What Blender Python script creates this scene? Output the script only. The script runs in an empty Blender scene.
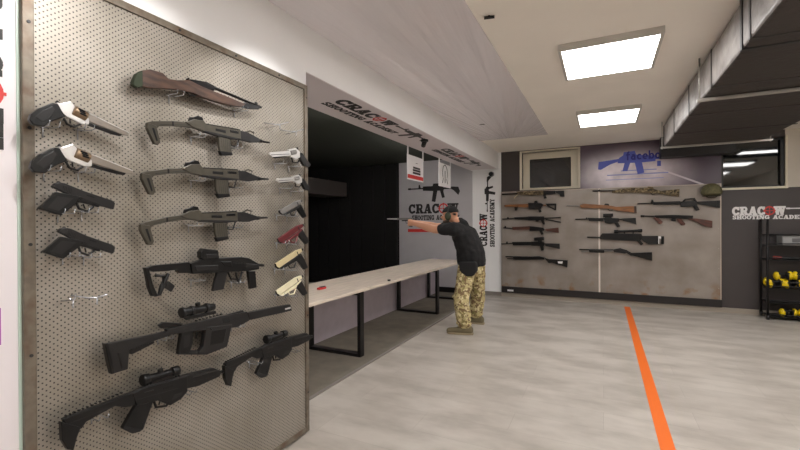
import bpy, bmesh, math, random
from mathutils import Vector, Matrix, noise
random.seed(7)
S = bpy.context.scene
COL = S.collection
PI = math.pi

# ------------------------------------------------------------------ camera
FPX = 409.56
F = Vector((-0.44395098, 0.89604461, -0.00340461)).normalized()
R = Vector((0.89604588, 0.44393226, -0.00509252)).normalized()
U = R.cross(F)
EYE = Vector((0, 0, 1.5))
cd = bpy.data.cameras.new('camera'); cam = bpy.data.objects.new('camera', cd); COL.objects.link(cam)
cd.sensor_width = 36; cd.lens = FPX / 800 * 36; cd.clip_start = .05
m = Matrix((R, U, -F)).transposed().to_4x4(); m.translation = EYE; cam.matrix_world = m
S.camera = cam

def ray(px, py):
    return F + R * ((px - 400) / FPX) - U * ((py - 225) / FPX)
def at(px, py, X=None, Y=None, Z=None):
    v = ray(px, py)
    if X is not None: t = (X - EYE.x) / v.x
    elif Y is not None: t = (Y - EYE.y) / v.y
    else: t = (Z - EYE.z) / v.z
    return EYE + v * t

# ------------------------------------------------------------------ materials
MATS = {}
def srgb(c):
    return tuple(((v / 255) / 12.92 if v / 255 <= .04045 else ((v / 255 + .055) / 1.055) ** 2.4) for v in c)
def mat(name, rgb, rough=.5, metal=0, var=0, scale=8, bump=0, bscale=60, emit=0, spec=.5, rgb2=None, stretch=None, coat=0):
    if name in MATS: return MATS[name]
    m = bpy.data.materials.new(name); m.use_nodes = True; MATS[name] = m
    nt = m.node_tree; b = nt.nodes['Principled BSDF']
    c = srgb(rgb) + (1,)
    b.inputs['Base Color'].default_value = c
    b.inputs['Roughness'].default_value = rough
    b.inputs['Metallic'].default_value = metal
    b.inputs['Specular IOR Level'].default_value = spec
    if coat: b.inputs['Coat Weight'].default_value = coat; b.inputs['Coat Roughness'].default_value = .1
    tc = nt.nodes.new('ShaderNodeTexCoord'); out = tc.outputs['Object']
    if stretch:
        mp = nt.nodes.new('ShaderNodeMapping'); mp.inputs['Scale'].default_value = stretch
        nt.links.new(out, mp.inputs['Vector']); out = mp.outputs['Vector']
    if var or rgb2:
        n = nt.nodes.new('ShaderNodeTexNoise'); n.inputs['Scale'].default_value = scale; n.inputs['Detail'].default_value = 6
        nt.links.new(out, n.inputs['Vector'])
        r = nt.nodes.new('ShaderNodeValToRGB'); nt.links.new(n.outputs['Fac'], r.inputs['Fac'])
        r.color_ramp.elements[0].position = .35; r.color_ramp.elements[1].position = .65
        if rgb2: c0 = c; c1 = srgb(rgb2) + (1,)
        else: c0 = tuple(x * (1 - var) for x in c[:3]) + (1,); c1 = tuple(min(1, x * (1 + var)) for x in c[:3]) + (1,)
        r.color_ramp.elements[0].color = c0; r.color_ramp.elements[1].color = c1
        nt.links.new(r.outputs['Color'], b.inputs['Base Color'])
    if bump:
        n2 = nt.nodes.new('ShaderNodeTexNoise'); n2.inputs['Scale'].default_value = bscale; n2.inputs['Detail'].default_value = 4
        nt.links.new(out, n2.inputs['Vector'])
        bp = nt.nodes.new('ShaderNodeBump'); bp.inputs['Strength'].default_value = bump; bp.inputs['Distance'].default_value = .01
        nt.links.new(n2.outputs['Fac'], bp.inputs['Height']); nt.links.new(bp.outputs['Normal'], b.inputs['Normal'])
    if emit:
        b.inputs['Emission Color'].default_value = c; b.inputs['Emission Strength'].default_value = emit
    return m

class NT:
    """tiny node helper"""
    def __init__(s, m): s.t = m.node_tree; s.b = s.t.nodes['Principled BSDF']
    def n(s, typ, **kw):
        x = s.t.nodes.new(typ)
        for k, v in kw.items(): setattr(x, k, v)
        return x
    def l(s, a, b): s.t.links.new(a, b)
    def math(s, op, a, b=None, c=None):
        x = s.n('ShaderNodeMath', operation=op)
        for i, v in enumerate((a, b, c)):
            if v is None: continue
            if isinstance(v, (int, float)): x.inputs[i].default_value = v
            else: s.l(v, x.inputs[i])
        return x.outputs[0]
    def mix(s, f, a, b):
        x = s.n('ShaderNodeMix', data_type='RGBA')
        if isinstance(f, (int, float)): x.inputs[0].default_value = f
        else: s.l(f, x.inputs[0])
        for i, v in ((6, a), (7, b)):
            if isinstance(v, tuple): x.inputs[i].default_value = v + (1,)
            else: s.l(v, x.inputs[i])
        return x.outputs[2]
    def noise(s, vec, scale, detail=5, lo=.35, hi=.65):
        x = s.n('ShaderNodeTexNoise'); x.inputs['Scale'].default_value = scale; x.inputs['Detail'].default_value = detail
        s.l(vec, x.inputs['Vector'])
        r = s.n('ShaderNodeMapRange'); r.inputs[1].default_value = lo; r.inputs[2].default_value = hi
        s.l(x.outputs['Fac'], r.inputs[0]); return r.outputs[0]

def floor_mat():
    m = mat('laminate_floor', (176, 170, 162), .33, spec=.45)
    k = NT(m); tc = k.n('ShaderNodeTexCoord'); P = tc.outputs['Object']
    mp = k.n('ShaderNodeMapping'); mp.inputs['Rotation'].default_value = (0, 0, PI / 2); k.l(P, mp.inputs['Vector'])
    br = k.n('ShaderNodeTexBrick'); br.inputs['Scale'].default_value = 1
    br.inputs['Brick Width'].default_value = 1.25; br.inputs['Row Height'].default_value = .3
    br.inputs['Mortar Size'].default_value = .0015; br.inputs['Mortar Smooth'].default_value = .3
    br.inputs['Color1'].default_value = srgb((196, 189, 181)) + (1,); br.inputs['Color2'].default_value = srgb((185, 178, 170)) + (1,)
    br.inputs['Mortar'].default_value = srgb((158, 150, 141)) + (1,)
    mp2 = k.n('ShaderNodeMapping'); k.l(P, mp2.inputs['Vector'])
    k.l(P, br.inputs['Vector'])
    mp2.inputs['Scale'].default_value = (.75, 1.5, 1)
    n1 = k.noise(mp2.outputs[0], 2.2, 9, .38, .62)
    n2 = k.noise(mp2.outputs[0], 11, 6, .4, .7)
    c = k.mix(k.math('MULTIPLY', n1, .62), br.outputs['Color'], srgb((150, 142, 133)))
    c = k.mix(k.math('MULTIPLY', n2, .18), c, srgb((206, 200, 192)))
    k.l(c, k.b.inputs['Base Color'])
    r = k.math('MULTIPLY_ADD', n1, .12, .28); k.l(r, k.b.inputs['Roughness'])
    return m
def peg_mat():
    m = mat('perforated_steel', (150, 144, 134), .36, .8)
    k = NT(m); tc = k.n('ShaderNodeTexCoord'); P = tc.outputs['Object']
    sp = k.n('ShaderNodeSeparateXYZ'); k.l(P, sp.inputs[0])
    u = k.math('DIVIDE', sp.outputs[1], .0245); v = k.math('DIVIDE', sp.outputs[2], .0215)
    def lattice(ou, ov):
        fu = k.math('SUBTRACT', k.math('FRACT', k.math('ADD', u, ou)), .5)
        fv = k.math('SUBTRACT', k.math('FRACT', k.math('ADD', v, ov)), .5)
        du = k.math('MULTIPLY', fu, .0245); dv = k.math('MULTIPLY', fv, .0215)
        return k.math('SQRT', k.math('ADD', k.math('MULTIPLY', du, du), k.math('MULTIPLY', dv, dv)))
    d = k.math('MINIMUM', lattice(0, 0), lattice(.5, .5))
    hole = k.math('LESS_THAN', d, .0030)
    n = k.noise(P, 3, 6, .35, .65)
    zz = k.n('ShaderNodeMapRange'); k.l(sp.outputs[2], zz.inputs[0])
    c = k.mix(n, srgb((140, 133, 122)), srgb((160, 153, 144)))
    c = k.mix(hole, c, srgb((40, 34, 30)))
    k.l(c, k.b.inputs['Base Color'])
    k.l(k.math('MULTIPLY', k.math('SUBTRACT', 1.0, hole), .5), k.b.inputs['Metallic'])
    k.l(k.math('MULTIPLY_ADD', n, .1, .36), k.b.inputs['Roughness'])
    return m
def rust_frame_mat():
    m = mat('worn_steel_frame', (150, 138, 122), .4, .4)
    k = NT(m); P = k.n('ShaderNodeTexCoord').outputs['Object']
    n = k.noise(P, 9, 8, .48, .66); n2 = k.noise(P, 30, 5, .4, .7)
    c = k.mix(k.math('MULTIPLY', n2, .5), srgb((120, 111, 99)), srgb((84, 75, 66)))
    c = k.mix(k.math('MULTIPLY', n, .6), c, srgb((88, 62, 42)))
    k.l(c, k.b.inputs['Base Color']); return m
def rack_mat():
    m = mat('rack_sheet_steel', (160, 152, 143), .38, .3)
    k = NT(m); P = k.n('ShaderNodeTexCoord').outputs['Object']
    sp = k.n('ShaderNodeSeparateXYZ'); k.l(P, sp.inputs[0])
    n = k.noise(P, 2.2, 6, .35, .65)
    c = k.mix(n, srgb((138, 129, 121)), srgb((160, 151, 144)))
    st = k.noise(P, 5, 7, .54, .68)     # rust stains collected along the bottom edge
    rr = k.n('ShaderNodeMapRange'); rr.inputs[1].default_value = .42; rr.inputs[2].default_value = .2
    k.l(sp.outputs[2], rr.inputs[0])
    c = k.mix(k.math('MULTIPLY', k.math('MULTIPLY', st, rr.outputs[0]), .75), c, srgb((140, 96, 48)))
    k.l(c, k.b.inputs['Base Color']); return m
def mural_mat():
    """painted clouds and pale beams of the printed mural (artwork, flat print)"""
    m = mat('mural_print', (120, 110, 120), .3)
    k = NT(m); P = k.n('ShaderNodeTexCoord').outputs['Object']
    sp = k.n('ShaderNodeSeparateXYZ'); k.l(P, sp.inputs[0])
    x = k.math('SUBTRACT', sp.outputs[0], .45); z = k.math('SUBTRACT', sp.outputs[2], 2.38)
    r = k.math('SQRT', k.math('ADD', k.math('POWER', k.math('MULTIPLY', x, 1.0), 2), k.math('POWER', k.math('MULTIPLY', z, 2.0), 2)))
    g = k.n('ShaderNodeMapRange'); g.inputs[1].default_value = 1.15; g.inputs[2].default_value = .2; g.interpolation_type = 'SMOOTHSTEP'; k.l(r, g.inputs[0])
    n = k.noise(P, 3.5, 8, .3, .7)
    f = k.math('MULTIPLY', g.outputs[0], k.math('MULTIPLY_ADD', n, .45, .55))
    c = k.mix(f, srgb((84, 70, 84)), srgb((250, 238, 246)))
    # diagonal pale beam to lower right
    b = k.math('ABSOLUTE', k.math('ADD', k.math('SUBTRACT', sp.outputs[2], 2.5), k.math('MULTIPLY', k.math('SUBTRACT', sp.outputs[0], .75), .48)))
    bb = k.math('MULTIPLY', k.math('LESS_THAN', b, .016), k.math('GREATER_THAN', sp.outputs[0], .75))
    c = k.mix(k.math('MULTIPLY', bb, .7), c, srgb((225, 215, 222)))
    k.l(c, k.b.inputs['Base Color']); return m
def camo_mat(name, cols, scale):
    m = mat(name, cols[0], .8)
    k = NT(m); P = k.n('ShaderNodeTexCoord').outputs['Object']
    c = srgb(cols[0])
    for i, cc in enumerate(cols[1:]):
        mp = k.n('ShaderNodeMapping'); mp.inputs['Location'].default_value = (i * 3.1, i * 1.7, i); k.l(P, mp.inputs['Vector'])
        c = k.mix(k.noise(mp.outputs[0], scale * (1 + .3 * i), 3, .54, .57), c, srgb(cc))
    k.l(c, k.b.inputs['Base Color']); return m
def film_mat():
    m = mat('stretch_film', (232, 227, 231), .17, spec=.5)
    k = NT(m); P = k.n('ShaderNodeTexCoord').outputs['Object']
    mp = k.n('ShaderNodeMapping'); mp.inputs['Location'].default_value = (1.5, -7.6, 0); k.l(P, mp.inputs['Vector'])
    g = k.n('ShaderNodeSeparateXYZ'); k.l(mp.outputs[0], g.inputs[0])
    an = k.math('ARCTAN2', g.outputs[0], k.math('MULTIPLY', g.outputs[1], -1.0))
    cb = k.n('ShaderNodeCombineXYZ'); k.l(k.math('MULTIPLY', an, 16.0), cb.inputs[0]); k.l(k.math('MULTIPLY', g.outputs[1], .25), cb.inputs[1])
    w = k.n('ShaderNodeTexNoise'); w.inputs['Scale'].default_value = 1.1; w.inputs['Detail'].default_value = 4; k.l(cb.outputs[0], w.inputs['Vector'])
    bp = k.n('ShaderNodeBump'); bp.inputs['Strength'].default_value = .75; bp.inputs['Distance'].default_value = .05
    k.l(w.outputs['Fac'], bp.inputs['Height']); k.l(bp.outputs['Normal'], k.b.inputs['Normal'])
    return m
def duct_mat():
    m = mat('duct_foil', (96, 90, 86), .5, .2)
    k = NT(m); P = k.n('ShaderNodeTexCoord').outputs['Object']
    n = k.noise(P, 6, 8, .35, .7)
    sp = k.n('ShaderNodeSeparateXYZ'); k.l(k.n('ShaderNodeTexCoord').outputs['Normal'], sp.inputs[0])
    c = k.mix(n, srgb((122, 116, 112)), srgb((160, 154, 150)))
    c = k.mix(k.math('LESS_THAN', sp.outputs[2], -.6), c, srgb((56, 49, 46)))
    k.l(c, k.b.inputs['Base Color'])
    w = k.n('ShaderNodeTexNoise'); w.inputs['Scale'].default_value = 14; w.inputs['Detail'].default_value = 5; k.l(P, w.inputs['Vector'])
    bp = k.n('ShaderNodeBump'); bp.inputs['Strength'].default_value = .5; bp.inputs['Distance'].default_value = .02
    k.l(w.outputs['Fac'], bp.inputs['Height']); k.l(bp.outputs['Normal'], k.b.inputs['Normal'])
    return m

M = dict(
 floor=floor_mat(), peg=peg_mat(), frame=rust_frame_mat(), rack=rack_mat(), mural=mural_mat(), film=film_mat(), duct=duct_mat(),
 ceil=mat('ceiling_paint', (246, 240, 231), .7, var=.02, scale=2),
 beam=mat('white_wall_paint', (246, 246, 247), .6, var=.015, scale=2),
 soffit=mat('banner_vinyl', (222, 214, 216), .45),
 poster=mat('silver_banner', (188, 185, 189), .38, var=.05, scale=2, bump=.15, bscale=3),
 lposter=mat('white_banner', (226, 219, 223), .4),
 dark=mat('charcoal_wall_paint', (66, 60, 60), .45, var=.05, scale=3),
 black=mat('black_range_lining', (14, 12, 11), .9),
 rceil=mat('range_ceiling_green_black', (44, 48, 38), .8),
 greywood=mat('range_beam_grey', (60, 54, 52), .7),
 beige=mat('beige_wall_paint', (206, 198, 186), .7),
 base=mat('baseboard_beige', (160, 150, 138), .4),
 bgrey=mat('baseboard_grey', (128, 122, 116), .4),
 lane=mat('lane_carpet', (122, 115, 104), .85, var=.12, scale=5, bump=.1),
 lowwall=mat('lane_parapet', (196, 186, 196), .5, var=.04),
 table=mat('pale_wood_table', (218, 204, 190), .4, var=.1, scale=3, stretch=(9, 1, 9)),
 steel_b=mat('black_steel', (22, 20, 21), .4, .3),
 gun=mat('gunmetal', (22, 21, 22), .3, .5, var=.15, scale=30),
 gun2=mat('gun_polymer_black', (8, 8, 9), .34, 0, spec=.35),
 gun3=mat('gun_polymer_charcoal', (22, 21, 22), .36, 0, spec=.4),
 olive=mat('gun_park_olive', (70, 66, 58), .34, .35, var=.1, scale=30),
 silver=mat('stainless', (216, 214, 212), .3, .7),
 bsteel=mat('brushed_steel', (150, 142, 134), .28, .7),
 bronze=mat('bronze_steel', (138, 118, 96), .3, .8),
 chrome=mat('zinc_wire', (205, 208, 214), .25, .7),
 wood1=mat('dark_walnut', (78, 54, 42), .35, rgb2=(50, 34, 27), scale=12, stretch=(1, 1, 5)),
 wood2=mat('honey_wood', (150, 98, 52), .4, rgb2=(116, 72, 36), scale=10, stretch=(1, 1, 5)),
 wood3=mat('red_brown_wood', (92, 48, 34), .4, rgb2=(64, 36, 28), scale=10, stretch=(1, 1, 5)),
 greenpad=mat('green_rubber', (44, 52, 36), .8),
 red=mat('red_anodised', (112, 50, 54), .35, .5),
 tan=mat('tan_slide', (206, 190, 150), .4, .3),
 cream=mat('cream_slide', (228, 220, 188), .4, .2),
 grey=mat('grey_slide', (140, 138, 136), .35, .6),
 camog=camo_mat('camo_stock', [(98, 84, 60), (54, 46, 34), (142, 126, 96)], 26),
 camop=camo_mat('camo_cloth', [(188, 172, 124), (138, 126, 80), (216, 202, 158), (122, 98, 68)], 14),
 shirt=mat('black_cotton', (24, 23, 25), .85, var=.2, scale=8, bump=.4, bscale=18),
 skin=mat('skin', (214, 158, 128), .5),
 shoe=mat('olive_suede', (108, 98, 74), .8),
 hair=mat('dark_hair', (50, 40, 34), .9),
 lred=mat('print_red', (206, 52, 48), .5), lblack=mat('print_black', (30, 27, 28), .5), lwhite=mat('print_white', (232, 230, 230), .5),
 lpurple=mat('print_magenta', (170, 90, 170), .5), lbrown=mat('print_brown', (96, 72, 70), .5),
 lblue=mat('print_blue', (84, 96, 190), .5), lblue2=mat('print_pale_blue', (150, 156, 208), .5), lnavy=mat('print_navy', (44, 46, 140), .5),
 orange=mat('orange_tape', (240, 112, 24), .45),
 winf=mat('window_frame_white', (226, 218, 198), .4), glass=mat('night_window_glass', (22, 24, 26), .04, spec=.9),
 plastic=mat('white_plate', (246, 245, 246), .4), grille=mat('lamp_frame', (200, 196, 190), .5),
 yellow=mat('yellow_plastic', (232, 200, 20), .35), bplast=mat('black_plastic', (28, 27, 28), .45),
 boxgrey=mat('grey_box', (150, 150, 150), .5), helmet=mat('helmet_olive', (96, 92, 64), .8, var=.2, scale=30, bump=.4, bscale=120),
 lens=mat('lens_glass', (20, 24, 34), .05), peach=mat('glow', (255, 253, 251), 1, emit=9.0),
)

# ------------------------------------------------------------------ mesh helpers
def link(name, me, mats, parent=None, loc=(0, 0, 0), smooth=False):
    o = bpy.data.objects.new(name, me); COL.objects.link(o); o.location = loc
    for mm in (mats if isinstance(mats, (list, tuple)) else [mats]): me.materials.append(mm)
    if parent: o.parent = parent
    if smooth:
        for p in me.polygons: p.use_smooth = True
    return o
def tag(o, label=None, cat=None, group=None, kind=None):
    if label: o['label'] = label
    if cat: o['category'] = cat
    if group: o['group'] = group
    if kind: o['kind'] = kind
    return o
def thing(name, label, cat, loc=(0, 0, 0), group=None):
    o = bpy.data.objects.new(name, None); COL.objects.link(o); o.location = loc; o.empty_display_size = .05
    return tag(o, label, cat, group)
class MB:
    def __init__(s, org=(0, 0, 0)): s.bm = bmesh.new(); s.o = Vector(org)
    def box(s, a, b, mi=0):
        x0, x1 = sorted((a[0], b[0])); y0, y1 = sorted((a[1], b[1])); z0, z1 = sorted((a[2], b[2]))
        v = [s.bm.verts.new(Vector(c) - s.o) for c in ((x0,y0,z0),(x1,y0,z0),(x1,y1,z0),(x0,y1,z0),(x0,y0,z1),(x1,y0,z1),(x1,y1,z1),(x0,y1,z1))]
        for f in ((3,2,1,0),(4,5,6,7),(0,1,5,4),(1,2,6,5),(2,3,7,6),(3,0,4,7)):
            s.bm.faces.new([v[i] for i in f]).material_index = mi
        return s
    def prism(s, pts, d, mi=0):
        """pts: 3d polygon; d: extrusion vector"""
        d = Vector(d); n = len(pts)
        a = [s.bm.verts.new(Vector(p) - s.o) for p in pts]; b = [s.bm.verts.new(Vector(p) + d - s.o) for p in pts]
        fs = [s.bm.faces.new(a), s.bm.faces.new(b[::-1])]
        for i in range(n): fs.append(s.bm.faces.new((a[i], b[i], b[(i + 1) % n], a[(i + 1) % n])))
        for f in fs: f.material_index = mi
        bmesh.ops.recalc_face_normals(s.bm, faces=fs)
        return s
    def tube(s, pts, r, n=12, mi=0, cap=True):
        pts = [Vector(p) for p in pts]; rs = r if isinstance(r, (list, tuple)) else [r] * len(pts)
        rings = []; fs = []; prev = None
        for i, p in enumerate(pts):
            t = (pts[min(i + 1, len(pts) - 1)] - pts[max(i - 1, 0)])
            if t.length < 1e-6: t = prev
            t = t.normalized(); prev = t
            a = t.cross(Vector((0, 0, 1)))
            if a.length < .1: a = t.cross(Vector((1, 0, 0)))
            a.normalize(); b = t.cross(a)
            rings.append([s.bm.verts.new(p + a * rs[i] * math.cos(2*PI*k/n) + b * rs[i] * math.sin(2*PI*k/n) - s.o) for k in range(n)])
        for A, B in zip(rings, rings[1:]):
            for k in range(n): f = s.bm.faces.new((A[k], A[(k+1) % n], B[(k+1) % n], B[k])); f.smooth = True; fs.append(f)
        if cap: fs += [s.bm.faces.new(rings[0][::-1]), s.bm.faces.new(rings[-1])]
        for f in fs: f.material_index = mi
        bmesh.ops.recalc_face_normals(s.bm, faces=fs)
        return s
    def ball(s, c, r, mi=0, u=20, v=12, rot=None):
        r = r if isinstance(r, (list, tuple)) else (r, r, r)
        mt = Matrix.Translation(Vector(c) - s.o) @ (rot.to_4x4() if rot else Matrix()) @ Matrix.Diagonal((*r, 1))
        g = bmesh.ops.create_uvsphere(s.bm, u_segments=u, v_segments=v, radius=1, matrix=mt)
        for f in {f for x in g['verts'] for f in x.link_faces}: f.smooth = True; f.material_index = mi
        return s
    def hull(s, items):
        """cone-sphere: list of (centre, radius) hulled together"""
        vs = []
        for c, r in items:
            rr = r if isinstance(r, (list, tuple)) else (r, r, r)
            g = bmesh.ops.create_uvsphere(s.bm, u_segments=14, v_segments=8, radius=1, matrix=Matrix.Translation(Vector(c) - s.o) @ Matrix.Diagonal((*rr, 1)))
            vs += g['verts']
        fs = {f for x in vs for f in x.link_faces}
        bmesh.ops.delete(s.bm, geom=list(fs), context='FACES_ONLY')
        es = {e for x in vs for e in x.link_edges}; bmesh.ops.delete(s.bm, geom=list(es), context='EDGES_FACES')
        out = bmesh.ops.convex_hull(s.bm, input=vs)
        dead = [g for g in out['geom_interior'] + out['geom_unused'] if isinstance(g, bmesh.types.BMVert) and g.is_valid]
        bmesh.ops.delete(s.bm, geom=list(set(dead)), context='VERTS')
        return s
    def obj(s, name, mats, parent=None, bevel=0, smooth=False, seg=2):
        me = bpy.data.meshes.new(name); s.bm.to_mesh(me); s.bm.free()
        loc = s.o if not parent else s.o - parent.location
        o = link(name, me, mats, parent, loc, smooth)
        if bevel:
            b = o.modifiers.new('bevel', 'BEVEL'); b.width = bevel; b.segments = seg; b.limit_method = 'ANGLE'; b.angle_limit = math.radians(35)
        return o
def box(name, a, b, mats, parent=None, bevel=0): return MB().box(a, b).obj(name, mats, parent, bevel)
def struct(o, label): return tag(o, label, kind='structure')

# ------------------------------------------------------------------ room numbers
XB, XS, YW, ZC, ZB = -1.922, -2.478, 8.456, 2.95, 2.605      # beam face, soffit inner edge, back wall, ceiling, beam underside
XR, YR, XE = 4.3, -2.6, -9.0

struct(box('floor', (-2.24, YR, -.1), (XR, YW + .3, 0), M['floor']), 'pale greige laminate floor of the hall')
struct(box('trim_1', (-2.27, 2.36, -.1), (-2.24, YW, .012), M['bgrey']), 'low grey edge strip between laminate floor and lane carpet')
struct(box('floor_lane', (XE, 2.0, -.1), (-2.27, YW + .3, 0.0), M['lane']), 'grey carpet under the shooting tables')
struct(box('ceiling', (XB, YR, ZC), (XR, YW + .3, ZC + .12), M['ceil']), 'beige painted ceiling of the hall')
struct(box('ceiling_film', (-1.93, .4, ZC - .012), (-.80, 7.05, ZC - .001), M['film']), 'glossy grey stretched ceiling film with streaky folds beside the white beam')
struct(box('ceiling_range', (XE, 2.0, ZC - .06), (XS, YW + .3, ZC + .12), M['rceil']), 'dark green-black ceiling over the shooting lanes')
struct(box('wall_left', (XE, YR, 0), (XB, 2.36, ZC + .1), M['beam']), 'white wall behind the pegboard')
struct(box('wall_right', (XR, YR, 0), (XR + .15, YW + .3, ZC + .1), M['beige']), 'plain beige right wall')
struct(box('wall_rear', (XB, YR - .15, 0), (XR, YR, ZC + .1), M['beige']), 'beige wall behind the viewer')
struct(box('wall_range_end', (XE - .15, 2.0, 0), (XE, YW + .3, ZC + .1), M['black']), 'black downrange end wall')
# beam above the lanes
struct(box('trim_2', (XS, 2.36, ZB), (XB, YW, ZC + .1), M['beam']), 'white boxed beam above the shooting lanes')
sof = struct(box('trim_3', (XS + .002, 2.37, ZB - .006), (XB - .004, YW - .2, ZB - .0005), M['soffit']), 'printed lilac grey banner on the underside of the beam')
# back wall with two window openings
W1 = (-1.45, -.42, 2.185, 2.905); W2 = (1.772, 2.568, 2.06, 2.84)
def wallbox(mb, x0, x1, z0, z1, mi, y=YW): mb.box((x0, y, z0), (x1, y + .3, z1), mi)
w = MB()
wallbox(w, XE, -2.5, 0, ZC + .1, 2)
wallbox(w, -2.5, -1.866, 0, ZC + .1, 0)
wallbox(w, -1.866, W1[0], 0, ZC + .1, 1); wallbox(w, W1[0], W1[1], 0, W1[2], 1); wallbox(w, W1[0], W1[1], W1[3], ZC + .1, 1)
wallbox(w, W1[1], W2[0], 0, ZC + .1, 1); wallbox(w, W2[0], W2[1], 0, W2[2], 1); wallbox(w, W2[0], W2[1], W2[3], ZC + .1, 1)
wallbox(w, W2[1], XR, 0, W2[2] - .02, 1); wallbox(w, W2[1], XR, W2[2] - .02, ZC + .1, 3)
struct(w.obj('wall_back', [M['beam'], M['dark'], M['black'], M['beige']]), 'far wall painted white at the left and charcoal to the right')
struct(box('baseboard_back', (-1.866, YW - .015, 0), (XR, YW, .085), M['base']), 'beige baseboard under the rifle rack wall')
struct(box('baseboard_pier', (-2.3, YW - .016, 0), (-1.868, YW, .085), M['bgrey']), 'grey baseboard of the white pier')
struct(box('baseboard_lane', (XE, YW - .02, 0), (-2.3, YW, .11), M['steel_b']), 'black baseboard below the silver banner')
struct(box('wall_parapet', (-3.34, 2.36, 0), (-3.235, YW, .74), M['lowwall']), 'low pale wall behind the tables')
struct(box('wall_range_beam', (-6.3, 2.36, 2.16), (-5.6, YW, 2.5), M['greywood']), 'dim grey boxed duct across the dark range')
# vertical black lining panels at the far wall of the range
w = MB()
for i in range(10): w.box((-4.24 - .32 * i - .30, YW - .07, .11), (-4.24 - .32 * i, YW, 2.88))
struct(w.obj('wall_lining', M['black'], bevel=.01), 'black sound lining left of the silver banner')

# windows
def window(n, W, depth, fr, label):
    t = MB(); x0, x1, z0, z1 = W; y = YW + depth
    fo = MB()
    for a in (((x0, z0), (x0 + fr, z1)), ((x1 - fr, z0), (x1, z1)), ((x0 + fr, z0), (x1 - fr, z0 + .02)), ((x0 + fr, z1 - fr), (x1 - fr, z1))):
        fo.box((a[0][0], y, a[0][1]), (a[1][0], y + .06, a[1][1]))
    f = struct(fo.obj('window_%d' % n, M['winf'], bevel=.004), label)
    return f
f = window(1, W1, .10, .13, 'small white framed basement window with dark glass at the left of the far wall')
q = box('pane', (W1[0] + .12, YW + .13, W1[2] + .015), (W1[1] - .12, YW + .14, W1[3] - .12), M['glass'], f)
q = box('window_reveal', (W1[0] - .045, YW - .012, W1[2] - .03), (W1[0], YW + .1, W1[3] + .03), M['winf'], f, .003)
q = box('window_reveal', (W1[1], YW - .012, W1[2] - .03), (W1[1] + .045, YW + .1, W1[3] + .03), M['winf'], f, .003)
q = box('window_reveal', (W1[0], YW - .012, W1[3]), (W1[1], YW + .1, W1[3] + .03), M['winf'], f, .003)
q = box('window_sill', (W1[0], YW - .02, W1[2] - .03), (W1[1], YW + .1, W1[2]), M['winf'], f, .003)
q = box('window_handle', (W1[1] - .09, YW + .07, 2.48), (W1[1] - .06, YW + .1, 2.58), M['winf'], f, .004)
f = struct(MB().box((W2[0], YW + .06, W2[2]), (W2[1] - .05, YW + .1, W2[2] + .035)).box((W2[0], YW + .06, W2[3] - .04), (W2[1], YW + .1, W2[3])).box((W2[1] - .05, YW + .03, W2[2]), (W2[1], YW + .1, W2[3] - .04)).box((W2[0], YW + .06, W2[2] + .035), (W2[0] + .03, YW + .1, W2[3] - .04)).obj('window_2', M['bplast'], bevel=.003), 'dark wide window reflecting the ceiling lamps at the right of the far wall')
box('pane', (W2[0] + .03, YW + .085, W2[2] + .035), (W2[1] - .05, YW + .095, W2[3] - .04), M['glass'], f)
box('window_sill', (W2[0] - .01, YW - .03, W2[2] - .035), (W2[1] + .03, YW + .058, W2[2]), M['winf'], f, .004)
box('window_reveal', (W2[1], YW - .012, W2[2]), (W2[1] + .03, YW + .03, W2[3] + .02), M['winf'], f, .003)

# orange line
p = [at(622, 306, Z=0), at(632, 306, Z=0), at(672, 450, Z=0), at(659, 450, Z=0)]
tag(MB().box((.335, .2, 0), (.425, 8.3, .0025)).obj('floor_line', M['orange']), 'orange tape line running along the laminate floor', 'line')

# ------------------------------------------------------------------ lettering
def ring(cx, cy, ro, ri, rx=1.0, a0=0, a1=360, n=20):
    out = []
    for i in range(n):
        t0 = math.radians(a0 + (a1 - a0) * i / n); t1 = math.radians(a0 + (a1 - a0) * (i + 1) / n)
        out.append([(cx + ro * rx * math.cos(t0), cy + ro * math.sin(t0)), (cx + ro * rx * math.cos(t1), cy + ro * math.sin(t1)),
                    (cx + ri * rx * .72 * math.cos(t1), cy + ri * math.sin(t1)), (cx + ri * rx * .72 * math.cos(t0), cy + ri * math.sin(t0))])
    return out
def ring_c(ro, ri, n=24):
    out = []
    for i in range(n):
        t0 = 2 * PI * i / n; t1 = 2 * PI * (i + 1) / n
        out.append([(ro * math.cos(t0), ro * math.sin(t0)), (ro * math.cos(t1), ro * math.sin(t1)), (ri * math.cos(t1), ri * math.sin(t1)), (ri * math.cos(t0), ri * math.sin(t0))])
    return out
def rc(x0, y0, x1, y1): return [(x0, y0), (x1, y0), (x1, y1), (x0, y1)]
def qd(x0, y0, x1, y1, w): return [(x0, y0), (x0 + w, y0), (x1 + w, y1), (x1, y1)]
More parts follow.
